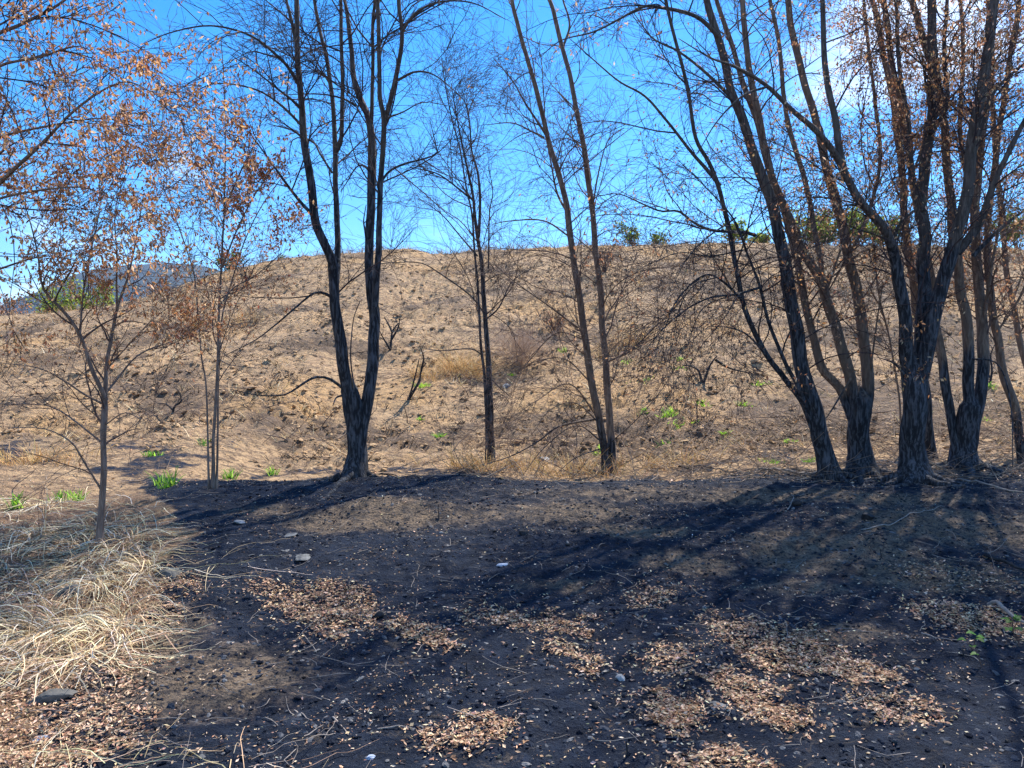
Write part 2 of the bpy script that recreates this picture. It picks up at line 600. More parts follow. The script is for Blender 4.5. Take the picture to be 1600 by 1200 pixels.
def tubes(pts, rad, sides, bulge=None):
    """pts (N,K,3), rad (N,K) -> verts, quads of N tubes"""
    N, K = rad.shape
    tan = np.gradient(pts, axis=1)
    tan = unit(tan)
    ref = unit(rng.normal(size=(N, 1, 3)))
    mt = unit(pts[:, -1] - pts[:, 0])[:, None]
    ref = unit(ref - (ref * mt).sum(-1, keepdims=True) * mt)
    u = unit(ref - (ref * tan).sum(-1, keepdims=True) * tan)
    w = np.cross(tan, u)
    a = np.arange(sides) / sides * 2 * np.pi
    rr = rad[:, :, None, None]
    ring = pts[:, :, None, :] + rr * (np.cos(a)[None, None, :, None] * u[:, :, None] + np.sin(a)[None, None, :, None] * w[:, :, None])
    verts = ring.reshape(-1, 3)
    i = np.arange(N * K * sides).reshape(N, K, sides)
    n = np.roll(i, -1, 2)
    q = np.stack([i[:, :-1], n[:, :-1], n[:, 1:], i[:, 1:]], -1).reshape(-1, 4)
    return verts, q


def resample(p, n):
    """Catmull-Rom through the traced points, n samples even in length"""
    p = np.asarray(p, float)
    pp = np.vstack([2 * p[0] - p[1], p, 2 * p[-1] - p[-2]])
    outp = []
    for i in range(1, len(pp) - 2):
        t = np.linspace(0, 1, 12, endpoint=False)[:, None]
        a, b_, c_, d = pp[i - 1], pp[i], pp[i + 1], pp[i + 2]
        outp.append(0.5 * (2 * b_ + (c_ - a) * t + (2 * a - 5 * b_ + 4 * c_ - d) * t ** 2 + (3 * b_ - a - 3 * c_ + d) * t ** 3))
    outp.append(p[-1:])
    q = np.vstack(outp)
    L = np.concatenate([[0], np.cumsum(np.linalg.norm(np.diff(q[:, :3], axis=0), axis=1))])
    s = np.linspace(0, L[-1], n)
    return np.stack([np.interp(s, L, q[:, j]) for j in range(q.shape[1])], 1)


def px3(px, py, d):
    return np.array([(px - 800) / F * d, d, CZ + (600 - py) / F * d])


def spawn(par, n, len_r, ang_r, t_r, K, r_max, up, wander, droop=0.0, flat=0.0, zmin=None, tip=0.25, pw=None, radfrac=0.6):
    """n side branches on the parents; par = (pts (N,K,3), rad (N,K))"""
    pp, pr = par
    N, Kp = pr.shape
    seg = np.linalg.norm(np.diff(pp, axis=1), axis=-1).sum(1)
    w = seg if pw is None else seg * pw
    pi = rng.choice(N, n, p=w / w.sum())
    t = rng.uniform(t_r[0], t_r[1], n) * (Kp - 1)
    i0 = np.clip(np.floor(t).astype(int), 0, Kp - 2)
    f = (t - i0)[:, None]
    p = pp[pi, i0] * (1 - f) + pp[pi, i0 + 1] * f
    r = pr[pi, i0] * (1 - f[:, 0]) + pr[pi, i0 + 1] * f[:, 0]
    if zmin is not None:
        kz = p[:, 2] > zmin + rng.uniform(-0.6, 0.6, n)
        p, r, pi, i0, t = p[kz], r[kz], pi[kz], i0[kz], t[kz]
        n = len(p)
        kz = (p[:, 2] < 6.6) | (rng.random(n) < 0.4)
        p, r, pi, i0, t = p[kz], r[kz], pi[kz], i0[kz], t[kz]
        n = len(p)
    T = unit(pp[pi, i0 + 1] - pp[pi, i0])
    q = rng.normal(size=(n, 3))
    q[:, 2] *= (1 - flat)
    q = unit(q - (q * T).sum(1, keepdims=True) * T)
    a = rng.uniform(ang_r[0], ang_r[1], n)[:, None]
    d = unit(np.cos(a) * T + np.sin(a) * q)
    ln = rng.uniform(len_r[0], len_r[1], n) * (1.15 - 0.55 * t / (Kp - 1))
    r0 = np.minimum(r * radfrac, r_max * (0.6 + 0.4 * ln / len_r[1]))
    pts = np.zeros((n, K, 3))
    pts[:, 0] = p
    cw = unit(rng.normal(size=(n, 3)))
    for j in range(1, K):
        g = np.zeros((n, 3))
        g[:, 2] = up - droop * j / K
        cw = unit(cw + 0.8 * rng.normal(size=(n, 3)))
        d = unit(d + wander * cw + g)
        p = p + d * (ln / (K - 1))[:, None]
        pts[:, j] = p
    s = np.linspace(0, 1, K)[None]
    rad = r0[:, None] * (1 - (1 - tip) * s)
    return pts, rad


def leaf_mesh(pos, size, colr, hang=0.7, wide=0.42, parent_dir=None, curl=0.35):
    """curled six-point leaves; pos (n,3), size (n,), colr (n,3)"""
    n = len(pos)
    d = rng.normal(size=(n, 3))
    d[:, 2] -= hang * 2
    d = unit(d)
    q = rng.normal(size=(n, 3))
    sd = unit(np.cross(d, q))
    nn = np.cross(d, sd)
    L = size[:, None]
    cu = curl * rng.uniform(0.3, 1.6, n)[:, None]
    w = wide * rng.uniform(0.7, 1.2, n)[:, None]
    v = np.stack([pos,
                  pos + d * L * 0.45 + sd * L * w * 0.5 + nn * L * cu * 0.45,
                  pos + d * L * 0.45 - nn * L * 0.05,
                  pos + d * L * 0.45 - sd * L * w * 0.5 + nn * L * cu * 0.45,
                  pos + d * L * 0.95 + nn * L * cu * 0.7], 1).reshape(-1, 3)
    b0 = np.arange(n)[:, None] * 5
    tris = np.concatenate([b0 + np.array([0, 1, 2]), b0 + np.array([0, 2, 3]), b0 + np.array([1, 4, 2]), b0 + np.array([2, 4, 3])])
    return v, tris, np.repeat(colr, 5, 0)


def tint(n, cols, jit=0.18):
    cols = np.asarray(cols, float)
    c = cols[rng.integers(0, len(cols), n)]
    return np.clip(c * (1 + jit * rng.normal(size=(n, 1))) * (1 + 0.05 * rng.normal(size=(n, 3))), 0.003, 0.95)


def trunk_mesh(name, pts, rad, sides=20, flare=0.0, gz=0.0, charline=None, ridge=0.07):
    """one stem: fluted, knotty tube with a root flare"""
    K = len(pts)
    n = max(sides, 6)
    tan = unit(np.gradient(pts, axis=0))
    ref = np.array([1.0, 0.2, 0])
    u = unit(ref - (tan @ ref)[:, None] * tan)
    w = np.cross(tan, u)
    a = np.arange(n) / n * 2 * np.pi
    L = np.concatenate([[0], np.cumsum(np.linalg.norm(np.diff(pts, axis=0), axis=1))])
    sd = rng.uniform(0, 90)
    A, S = np.meshgrid(a, L)
    ca, sa = np.cos(A), np.sin(A)
    bumps = 1 + ridge * perlin(ca * 2.6 + sd, sa * 2.6 + S * 0.9, 3) + 0.8 * ridge * perlin(ca * 1.1 + S * 2.2, sa * 1.1 + sd, 4) \
        + 0.6 * ridge * perlin(A * 3.5 + sd, S * 5.0, 5)
    rr = rad[:, None] * bumps
    if flare:
        h = np.clip(pts[:, 2] - gz, 0, 9)
        fl = flare * np.exp(-h / 0.16)[:, None] * (0.6 + 0.75 * np.clip(perlin(ca * 1.3 + sd, sa * 1.3, 7) + 0.35, 0, 1.4)) \
            + 0.05 * np.exp(-h / 0.5)[:, None]
        rr = rr * (1 + fl)
    v = pts[:, None] + rr[..., None] * (ca[..., None] * u[:, None] + sa[..., None] * w[:, None])
    i = np.arange(K * n).reshape(K, n)
    nxt = np.roll(i, -1, 1)
    q = np.stack([i[:-1], nxt[:-1], nxt[1:], i[1:]], -1).reshape(-1, 4)
    vv = v.reshape(-1, 3)
    if charline is None:
        ch = np.ones(len(vv))
    else:
        ch = 1 - sstep(charline - 0.5, charline + 0.5, vv[:, 2] + 0.4 * perlin(vv[:, 0] * 3, vv[:, 2] * 1.1, 9))
        ch = np.maximum(ch, 0.02)
    return mesh_np(name, vv, q, {'char': ch})


def local(o, me_verts_world, base):
    return me_verts_world - np.asarray(base)


def tree(name, label, stems, limbs=(), base_d=9.0, bark=None, twig=None, group='burnt trees along the bank',
         charline=None, dens=1.0, leaves=None, l2=(0.7, 2.0), up2=0.06, twig_z=1.2, droop=0.12, ext=2.6, l2n=3.6, fine=1.0, cat='tree', roots=0):
    """stems: (points in the picture, w0, w1 px, d0, d1 depth, is_base); limbs the same; everything becomes real 3-D wood"""
    bark = bark or M_bark_black
    twig = twig or M_twig_dark
    s0 = stems[0]
    bx, by = (s0[0][0][0] - 800) / F * s0[3], s0[3]
    gz = float(ground(bx, by))
    root = empty(name, (bx, by, gz))
    tag(root, label, cat, group)
    base = np.array([bx, by, gz])
    par_p, par_r, KP = [], [], 26
    for si, s in enumerate(stems + list(limbs)):
        is_limb = si >= len(stems)
        pp, w0, w1, d0, d1 = s[:5]
        grounded = (si == 0) or (len(s) > 5 and s[5])
        n = len(pp)
        dd = np.linspace(d0, d1, n)
        pts = np.array([px3(a, b_, d) for (a, b_), d in zip(pp, dd)])
        leaves_frame = (pp[-1][1] < 40 and not is_limb) or (is_limb and pp[-1][1] < 15)
        collar = si == 0 and len(stems) > 1 and pp[-1][1] > 500
        if not leaves_frame and not collar:
            w1 = min(w1, 1.6)
        rad = np.linspace(w0, w1, n) * 0.5 * dd / F * (0.72 if collar else 0.73)
        if collar:
            top = pts[-1] + unit(pts[-1] - pts[-2]) * rad[-1] * 0.7
            pts = np.vstack([pts, top, top + np.array([0, 0, rad[-1] * 1.1])])
            rad = np.concatenate([rad, [rad[-1] * 0.8, rad[-1] * 0.12]])
        if si == 0:
            base_axis, base_rad, has_collar = pts.copy(), rad.copy(), collar
        elif has_collar and not is_limb and not grounded and pp[0][1] > 560:
            # stems grow out of the heart of the shared foot
            z0 = max(pts[0, 2] - 0.5, gz + 0.15)
            ax = np.array([np.interp(z0, base_axis[:, 2], base_axis[:, j]) for j in (0, 1)])
            zm = 0.5 * (z0 + pts[0, 2])
            am = np.array([np.interp(zm, base_axis[:, 2], base_axis[:, j]) for j in (0, 1)])
            pts = np.vstack([[*ax, z0], [*(0.55 * am + 0.45 * pts[0, :2]), zm], pts])
            rad = np.concatenate([[base_rad[1] * 0.55, 0.5 * (base_rad[1] * 0.6 + rad[0])], rad])
        if grounded:
            g0 = float(ground(pts[0, 0], pts[0, 1]))
            pts[0, 2] = g0 - 0.12
            if n > 1 and pts[1, 2] < g0 + 0.02:
                pts[1, 2] = g0 + 0.05
        # carry stems that leave the picture on to their real height
        if leaves_frame:
            dr = unit(pts[-1] - pts[-2])
            e = ext * (0.75 + 0.5 * rng.random())
            q = pts[-1]
            add, ar = [], []
            for j in range(1, 5):
                dr = unit(dr + np.array([0, 0, 0.12]) + 0.10 * rng.normal(size=3))
                q = q + dr * e / 4
                add.append(q)
                ar.append(rad[-1] * (1 - 0.2 * j))
            pts = np.vstack([pts, add])
            rad = np.concatenate([rad, ar])
        full = np.concatenate([pts, rad[:, None]], 1)
        L = np.linalg.norm(np.diff(pts, axis=0), axis=1).sum()
        nr = int(np.clip(L / 0.075, 14, 110))
        fr = resample(full, nr)
        # small natural crooks
        k_ = fr[:, 3:4] * 0.35 * sstep(0, 6, np.arange(nr))[:, None]
        fr[:, 0:1] += k_ * perlin(np.arange(nr)[:, None] * 0.17, np.full((nr, 1), si * 3.3), 14)
        fr[:, 1:2] += k_ * 2 * perlin(np.arange(nr)[:, None] * 0.13, np.full((nr, 1), si * 5.1), 15)
        thick = fr[:, 3].max()
        sides = 22 if thick > 0.09 else (14 if thick > 0.04 else 8)
        nm = 'trunk' if not is_limb else 'branch'
        me = trunk_mesh(nm, fr[:, :3], fr[:, 3], sides, flare=0.75 if grounded and thick > 0.08 else (0.4 if grounded else 0), gz=gz,
                        charline=charline, ridge=0.10 if thick > 0.05 else 0.05)
        me.transform(__import__('mathutils').Matrix.Translation(tuple(-base)))
        link(nm, me, bark, root)
        rs = resample(fr, KP)
        par_p.append(rs[:, :3])
        par_r.append(rs[:, 3])
    for j in range(roots):
        a0 = 2 * np.pi * (j + rng.uniform(-0.3, 0.3)) / roots
        ln = rng.uniform(0.5, 1.1)
        s_ = np.linspace(0, 1, 12)
        aa = a0 + np.cumsum(rng.normal(0, 0.12, 12))
        R0 = stems[0][1] * 0.5 * stems[0][3] / F
        rx = bx + np.cumsum(np.cos(aa)) * ln / 12 + np.cos(a0) * R0 * 0.5
        ry = by + np.cumsum(np.sin(aa)) * ln / 12 + np.sin(a0) * R0 * 0.5
        rr_ = (0.30 * R0) * (1 - 0.75 * s_)
        rz = ground(rx, ry) + rr_ * (0.35 - 1.0 * s_) + 0.05 * np.exp(-s_ * 9)
        me = trunk_mesh('root', np.stack([rx, ry, rz], 1), rr_, 9, charline=charline, ridge=0.14)
        me.transform(__import__('mathutils').Matrix.Translation(tuple(-base)))
        link('root', me, bark, root)
    par = (np.array(par_p), np.array(par_r))
    tot = np.linalg.norm(np.diff(par[0], axis=1), axis=-1).sum()
    b2 = spawn(par, int(tot * l2n * dens), l2, (0.5, 1.15), (0.12, 1.0), 8, 0.0115, up2, 0.26, droop, 0.25, twig_z, 0.3)
    t2 = np.linalg.norm(np.diff(b2[0], axis=1), axis=-1).sum()
    b3 = spawn(b2, int(t2 * 6.6 * fine), (0.3, 0.95), (0.4, 1.0), (0.1, 1.0), 7, 0.0065, 0.03, 0.22, droop * 1.3, 0.1, None, 0.35)
    t3 = np.linalg.norm(np.diff(b3[0], axis=1), axis=-1).sum()
    b4 = spawn(b3, int(t3 * 6.9 * fine), (0.14, 0.5), (0.35, 0.95), (0.1, 1.0), 4, 0.003, 0.0, 0.3, droop * 1.6, 0.0, None, 0.5, radfrac=0.8)
    vs_, qs, o_ = [], [], 0
    for (p, r), sd in ((b2, 4), (b3, 3), (b4, 3)):
        if len(p) == 0:
            continue
        r = np.maximum(r, 0.0019)
        v, q = tubes(p, r, sd)
        vs_.append(v)
        qs.append(q + o_)
        o_ += len(v)
    me = mesh_np('twigs', np.concatenate(vs_) - base, np.concatenate(qs))
    tag(link('twigs', me, twig, root), kind='stuff')
    if leaves:
        nlf, cols, size, region = leaves
        pool = np.concatenate([b3[0][:, 2:].reshape(-1, 3), b4[0][:, 1:].reshape(-1, 3)])
        if region is not None:
            pxx = 800 + pool[:, 0] / pool[:, 1] * F
            pyy = 600 - (pool[:, 2] - CZ) / pool[:, 1] * F
            wgt = region(pool, pxx, pyy)
        else:
            wgt = np.ones(len(pool))
        # leaves hang on in clumps
        cl = fbm(pool[:, 0] * 2.6 + pool[:, 1], pool[:, 2] * 2.6, 2, 91)
        wgt = wgt * (0.25 + sstep(-0.2, 0.6, cl)) + 1e-6
        ii = rng.choice(len(pool), nlf, p=wgt / wgt.sum())
        lp = pool[ii] + rng.normal(size=(nlf, 3)) * 0.02
        v, t_, c_ = leaf_mesh(lp, rng.uniform(size[0], size[1], nlf), tint(nlf, cols), 0.6)
        tag(link('leaves', mesh_np('leaves', v - base, t_, {'Col': c_}, smooth=False), M_leaf, root), kind='stuff')
    return root


BROWN = [(0.66, 0.37, 0.17), (0.58, 0.29, 0.13), (0.48, 0.23, 0.11), (0.70, 0.45, 0.25), (0.40, 0.19, 0.1), (0.7, 0.5, 0.34)]
RUST = [(0.46, 0.16, 0.075), (0.34, 0.115, 0.06), (0.52, 0.22, 0.1), (0.27, 0.09, 0.055)]

# ------------------------------------------------------------------ the trees
tree('slender_tree', 'slender pale forked tree with curled brown leaves rising from the straw at left',
     [([(155, 845), (157, 800), (163, 740), (162, 680), (165, 618)], 14, 11, 6.5, 6.5),
      ([(164, 632), (160, 612), (143, 577), (125, 523), (100, 487), (73, 460), (63, 433), (60, 400), (45, 340), (20, 270)], 11, 3, 6.5, 6.0),
      ([(164, 628), (167, 567), (173, 533), (183, 483), (197, 443), (203, 420), (215, 360), (225, 300)], 10, 3, 6.5, 6.8)],
     [([(125, 523), (130, 460), (140, 400), (150, 360), (160, 300)], 5, 2, 6.3, 6.5),
      ([(183, 483), (182, 440), (183, 400), (180, 330), (200, 260)], 5, 2, 6.6, 6.3),
      ([(165, 615), (185, 590), (210, 560), (235, 545), (265, 535), (300, 520)], 5, 1.5, 6.5, 7.0),
      ([(162, 632), (130, 615), (100, 595), (60, 575), (0, 567)], 5, 1.5, 6.5, 6.1),
      ([(160, 692), (120, 660), (90, 640), (60, 632), (0, 631)], 4, 1.5, 6.5, 6.8),
      ([(158, 765), (130, 720), (110, 690), (70, 670), (20, 668)], 5, 1.5, 6.5, 6.2),
      ([(163, 665), (195, 645), (225, 655), (250, 640)], 3, 1, 6.5, 6.2)],
     bark=M_bark_grey, twig=M_twig_brown, charline=-1, dens=1.25, l2=(0.25, 0.8), twig_z=1.2, up2=0.1, droop=0.05, l2n=4.5,
     leaves=(6200, BROWN, (0.024, 0.054), lambda P, x, y: ((y < 570) * 1.0 + (y < 500) * 1.0 + (y > 370) * (y < 540) * 1.6 + 0.08)), group='leafy saplings at left')

tree('multi_stem_sapling', 'thin sapling of three straight stems left of the black double tree',
     [([(333, 772), (333, 700), (338, 620), (340, 560), (342, 480), (346, 420), (350, 330), (352, 230), (350, 130), (345, 60)], 7.5, 2.5, 8.5, 8.4),
      ([(338, 770), (340, 690), (341, 600), (345, 520), (350, 480), (365, 430), (385, 370), (410, 320), (450, 265)], 5, 2, 8.5, 8.9, True),
      ([(327, 770), (325, 700), (322, 600), (315, 560), (310, 500), (305, 440), (295, 400), (270, 330), (250, 280), (225, 220)], 4.5, 2, 8.5, 8.1, True)],
     [([(346, 420), (370, 360), (395, 310), (425, 265)], 4, 1.5, 8.4, 8.2), ([(350, 330), (375, 270), (400, 220), (410, 170)], 4, 1.5, 8.4, 8.6),
      ([(342, 480), (365, 450), (400, 430), (440, 395)], 4, 1.5, 8.4, 8.8),
      ([(340, 560), (360, 570), (400, 575)], 3, 1, 8.5, 8.3)],
     bark=M_bark_grey, twig=M_twig_brown, charline=0.5, dens=1.0, l2=(0.4, 1.1), twig_z=2.0, up2=0.09, droop=0.04, l2n=4.0,
     leaves=(2900, RUST + BROWN, (0.034, 0.068), lambda P, x, y: np.exp(-(((x - 395) / 60) ** 2 + ((y - 250) / 110) ** 2)) + 0.10), group='leafy saplings at left')

tree('leaning_tree', 'brown leaved tree reaching in from beyond the left edge',
     [([(-150, 880), (-155, 700), (-140, 500), (-110, 350), (-80, 200), (-50, 60), (-20, -60)], 34, 14, 5.6, 5.2)],
     [([(-125, 430), (-60, 350), (0, 285), (60, 230), (120, 170), (190, 128), (240, 145)], 12, 2, 5.6, 5.0),
      ([(-100, 300), (-50, 240), (0, 215), (60, 200), (160, 185), (230, 205)], 9, 2, 5.4, 5.9),
      ([(-80, 200), (-40, 140), (0, 103), (60, 90), (120, 72), (150, 85)], 9, 2, 5.3, 5.0),
      ([(-60, 100), (-20, 60), (30, 40), (95, 5), (130, -30)], 10, 4, 5.3, 5.5),
      ([(-125, 430), (-60, 340), (0, 310), (80, 295), (140, 295), (200, 325)], 8, 2, 5.5, 5.3),
      ([(-140, 500), (-80, 450), (0, 420), (70, 400), (130, 410)], 8, 2, 5.6, 5.9),
      ([(-60, 60), (0, -10), (50, -60)], 10, 6, 5.3, 4.9)],
     bark=M_bark_brown, twig=M_twig_dark, charline=0.3, dens=1.15, l2=(0.35, 1.0), twig_z=1.8, up2=0.04, droop=0.06, l2n=4.0, ext=1.5,
     leaves=(9000, BROWN, (0.024, 0.052), lambda P, x, y: (x > -160) * (1.0 + 0 * x)), group='leafy saplings at left')

tree('double_trunk_tree', 'tall black double-trunked tree standing alone on the bank left of centre',
     [([(553, 756), (554, 735), (556, 700), (556, 650), (548, 610)], 40, 36, 9.05, 9.05),
      ([(550, 660), (542, 600), (532, 540), (526, 480), (518, 425), (515, 400), (493, 340), (483, 267), (475, 207), (470, 150), (465, 83), (463, 0)], 28, 10, 9.0, 8.3),
      ([(524, 450), (527, 420), (528, 400), (526, 340), (525, 300), (523, 233), (522, 187), (512, 100), (503, 60), (493, 10)], 15, 7, 9.02, 9.7),
      ([(565, 680), (577, 610), (583, 560), (584, 500), (580, 430), (578, 400), (580, 300), (580, 210), (575, 180), (563, 155), (553, 117), (548, 67), (543, 27), (538, 0)], 28, 7, 9.05, 9.5),
      ([(586, 480), (589, 420), (592, 380), (594, 300), (600, 193), (594, 150), (592, 83), (590, 0)], 15, 8, 9.0, 8.7)],
     [([(523, 240), (533, 217), (535, 150), (533, 67), (532, 0)], 10, 7, 9.4, 9.2),
      ([(580, 200), (581, 167), (582, 100), (582, 33), (586, -10)], 9, 6, 9.3, 9.0),
      ([(600, 193), (608, 167), (617, 127), (627, 73), (628, 40), (623, 0)], 11, 8, 8.85, 8.5),
      ([(516, 463), (505, 458), (490, 458), (462, 480), (430, 508), (398, 532), (350, 556)], 7, 2, 9.0, 8.4),
      ([(536, 607), (515, 592), (490, 590), (455, 612), (437, 618), (400, 617), (360, 608)], 7, 2, 9.0, 8.6),
      ([(592, 290), (608, 268), (632, 256), (655, 250), (682, 240), (680, 222), (672, 190)], 6, 2, 8.9, 8.5),
      ([(578, 268), (567, 258), (556, 262), (545, 280), (532, 300)], 5, 2, 9.2, 9.3),
      ([(492, 338), (475, 322), (455, 298), (435, 270), (405, 228), (395, 215)], 9, 3, 8.6, 8.2),
      ([(478, 222), (462, 206), (445, 200), (420, 194)], 6, 2, 8.5, 8.9),
      ([(468, 168), (455, 155), (435, 140), (400, 112), (360, 85)], 7, 2, 8.4, 7.9),
      ([(465, 130), (450, 105), (425, 80), (390, 55), (330, 40), (270, 50), (220, 70)], 8, 2, 8.4, 7.6),
      ([(462, 65), (455, 30), (447, 0)], 8, 6, 8.35, 8.3),
      ([(470, 195), (440, 165), (400, 140), (340, 130), (300, 145)], 6, 2, 8.4, 8.0),
      ([(519, 270), (500, 240), (490, 222), (468, 215), (455, 222), (452, 250)], 5, 2, 9.3, 9.6),
      ([(555, 165), (538, 155), (510, 148), (475, 147), (450, 148)], 5, 2, 9.4, 9.0),
      ([(622, 125), (650, 112), (680, 118), (720, 150)], 6, 2, 8.6, 8.2),
      ([(628, 50), (650, 20), (690, 3), (740, 5), (790, 30)], 7, 2, 8.5, 8.0),
      ([(603, 185), (630, 175), (660, 160), (700, 165)], 4, 1.5, 8.7, 8.9),
      ([(575, 395), (570, 360), (568, 345), (572, 320)], 5, 2, 9.1, 9.2),
      ([(534, 618), (525, 622), (520, 634)], 5, 3, 9.0, 8.85),
      ([(566, 655), (553, 600), (548, 555), (552, 500), (563, 470)], 4, 2, 8.95, 8.8)],
     charline=4.2, dens=0.95, l2=(0.6, 1.9), twig_z=2.9, droop=0.13, up2=0.05, l2n=3.0, fine=1.05, roots=5)

tree('thin_black_tree', 'thin black tree rising between the double trunk and the leaning pair',
     [([(768, 742), (767, 680), (765, 600), (760, 530), (756, 460), (751, 400), (743, 350), (738, 300), (725, 240), (715, 190), (705, 130)], 15, 3, 12.1, 12.0),
      ([(761, 740), (760, 650), (756, 580), (750, 520), (747, 450), (742, 400), (738, 340), (728, 290), (720, 240), (705, 180), (695, 130), (690, 90)], 7, 2.5, 12.05, 11.6, True)],
     [([(748, 370), (750, 320), (747, 273), (737, 233), (730, 167), (710, 143)], 7, 2, 12.0, 12.4),
      ([(763, 420), (764, 380), (765, 330), (770, 300), (763, 260)], 4, 2, 12.1, 11.8),
      ([(757, 490), (735, 462), (687, 427), (653, 410), (593, 412)], 4, 1.5, 12.1, 11.5),
      ([(754, 555), (735, 545), (690, 548), (665, 545)], 3.5, 1.5, 12.1, 11.8),
      ([(768, 592), (780, 605), (800, 622)], 3.5, 1.5, 12.1, 12.0),
      ([(746, 400), (720, 370), (690, 335), (655, 310)], 4, 1.5, 12.0, 12.4),
      ([(735, 310), (690, 275), (660, 265), (640, 262)], 4, 1.5, 12.0, 11.6),
      ([(758, 500), (780, 480), (800, 440), (830, 420)], 4, 1.5, 12.0, 12.3)],
     charline=6, dens=1.25, l2=(0.6, 1.7), twig_z=3.0, droop=0.03, up2=0.10, l2n=3.4, ext=1.5)

tree('paired_stem_tree', 'tree of two slim brown stems with charred foot right of centre',
     [([(948, 750), (943, 690), (935, 650), (918, 560), (905, 460), (893, 390), (885, 320), (865, 245), (855, 210), (835, 130), (815, 60), (800, 0)], 17, 8, 11.4, 11.0),
      ([(957, 750), (955, 690), (952, 640), (945, 560), (940, 480), (930, 380), (922, 300), (910, 220), (893, 130), (870, 40), (858, 0)], 17, 8, 11.45, 11.9, True)],
     [([(903, 512), (880, 495), (860, 480), (800, 437), (770, 410)], 5, 1.5, 11.3, 10.8),
      ([(930, 655), (900, 660), (870, 668), (840, 690), (800, 712), (760, 725)], 6, 1.5, 11.4, 11.0),
      ([(948, 566), (970, 556), (987, 547), (1017, 517), (1053, 483), (1073, 457)], 5, 2, 11.4, 10.9),
      ([(856, 215), (840, 190), (820, 160), (800, 125), (770, 90)], 6, 2, 11.1, 10.6),
      ([(888, 335), (870, 300), (858, 240), (850, 200)], 6, 3, 11.2, 11.6),
      ([(850, 215), (830, 205), (800, 192), (760, 195)], 5, 1.5, 11.1, 11.4),
      ([(890, 370), (850, 345), (800, 345), (770, 350)], 4, 1.5, 11.2, 11.6),
      ([(895, 130), (880, 80), (890, 40), (880, 0)], 6, 4, 11.8, 12.2),
      ([(925, 330), (935, 270), (950, 220), (975, 200)], 4, 1.5, 11.7, 11.4),
      ([(935, 660), (900, 630), (860, 640), (830, 680)], 3.5, 1, 11.3, 10.9),
      ([(932, 650), (890, 600), (840, 625), (790, 660)], 3.5, 1, 11.3, 10.7),
      ([(940, 690), (900, 665), (850, 700), (815, 745)], 3.5, 1, 11.3, 10.6),
      ([(925, 600), (880, 560), (820, 570), (760, 590)], 3.5, 1, 11.3, 11.0),
      ([(912, 530), (870, 520), (830, 560), (800, 600)], 3.5, 1, 11.3, 11.5),
      ([(942, 700), (900, 715), (870, 740)], 3, 1, 11.3, 10.9),
      ([(956, 690), (1000, 650), (1040, 600), (1060, 560)], 3, 1, 11.4, 11.0)],
     bark=M_bark_brown, twig=M_twig_brown, charline=0.9, dens=1.15, l2=(0.7, 2.0), twig_z=0.9, droop=0.12, up2=0.05, l2n=3.6)

rleaf = lambda P, x, y: sstep(1150, 1420, x) * (1.1 - np.clip(y, 0, 420) / 460) + 0.03
rl = BROWN + [(0.3, 0.15, 0.09)]
tree('leaning_multi_stem_tree', 'dark multi-stemmed tree leaning left, leftmost of the right-hand clump',
     [([(1300, 752), (1292, 720), (1277, 660), (1260, 600), (1246, 530), (1236, 470), (1228, 420), (1215, 360), (1200, 300), (1180, 250), (1160, 190), (1143, 140), (1125, 70), (1105, 0)], 36, 14, 9.25, 9.0),
      ([(1287, 725), (1270, 670), (1255, 630), (1225, 590), (1200, 560), (1180, 520), (1160, 470), (1147, 400), (1133, 333), (1120, 283), (1107, 253), (1087, 217), (1077, 150), (1060, 80), (1040, 0)], 14, 7, 9.25, 8.5),
      ([(1270, 665), (1250, 613), (1227, 567), (1200, 500), (1185, 440), (1165, 390), (1145, 340), (1100, 290), (1060, 250)], 11, 4, 9.2, 8.1)],
     [([(1125, 290), (1103, 263), (1077, 233), (1040, 187), (1007, 150), (967, 127), (927, 93), (890, 60)], 9, 3, 8.8, 8.0),
      ([(1180, 368), (1163, 363), (1113, 360), (1083, 347), (1060, 330), (1033, 330), (1007, 320), (967, 303), (933, 307)], 8, 2, 8.9, 8.0),
      ([(1125, 60), (1095, 30), (1060, 17), (1033, 12), (1007, 10), (967, 30), (927, 50), (877, 63), (843, 90)], 10, 2, 9.0, 8.0),
      ([(1200, 560), (1170, 525), (1140, 512), (1110, 510)], 5, 1.5, 9.0, 8.7),
      ([(1160, 470), (1130, 440), (1100, 430), (1060, 465), (1040, 510)], 6, 1.5, 8.8, 8.3),
      ([(1185, 450), (1150, 460), (1110, 465), (1070, 485), (1035, 515), (1010, 545)], 6, 1.5, 8.6, 8.0),
      ([(1150, 160), (1110, 120), (1060, 80), (1020, 60), (990, 20)], 8, 4, 9.0, 9.4),
      ([(1118, 434), (1085, 445), (1062, 480), (1052, 530), (1045, 575)], 3, 1, 8.7, 8.5),
      ([(1100, 432), (1072, 452), (1040, 500), (1022, 560)], 3, 1, 8.5, 8.0),
      ([(1140, 462), (1100, 480), (1080, 520), (1070, 570)], 3, 1, 8.6, 8.9),
      ([(1150, 340), (1100, 375), (1070, 410), (1050, 450)], 4, 1, 8.6, 8.2),
      ([(1165, 390), (1110, 400), (1060, 395), (1000, 420)], 4, 1, 8.5, 8.0)],
     charline=3.4, dens=1.0, l2=(0.7, 2.0), twig_z=2.0, droop=0.15, l2n=2.9,
     roots=5, leaves=(2800, rl, (0.03, 0.062), rleaf), group='clump of burnt trees at right')

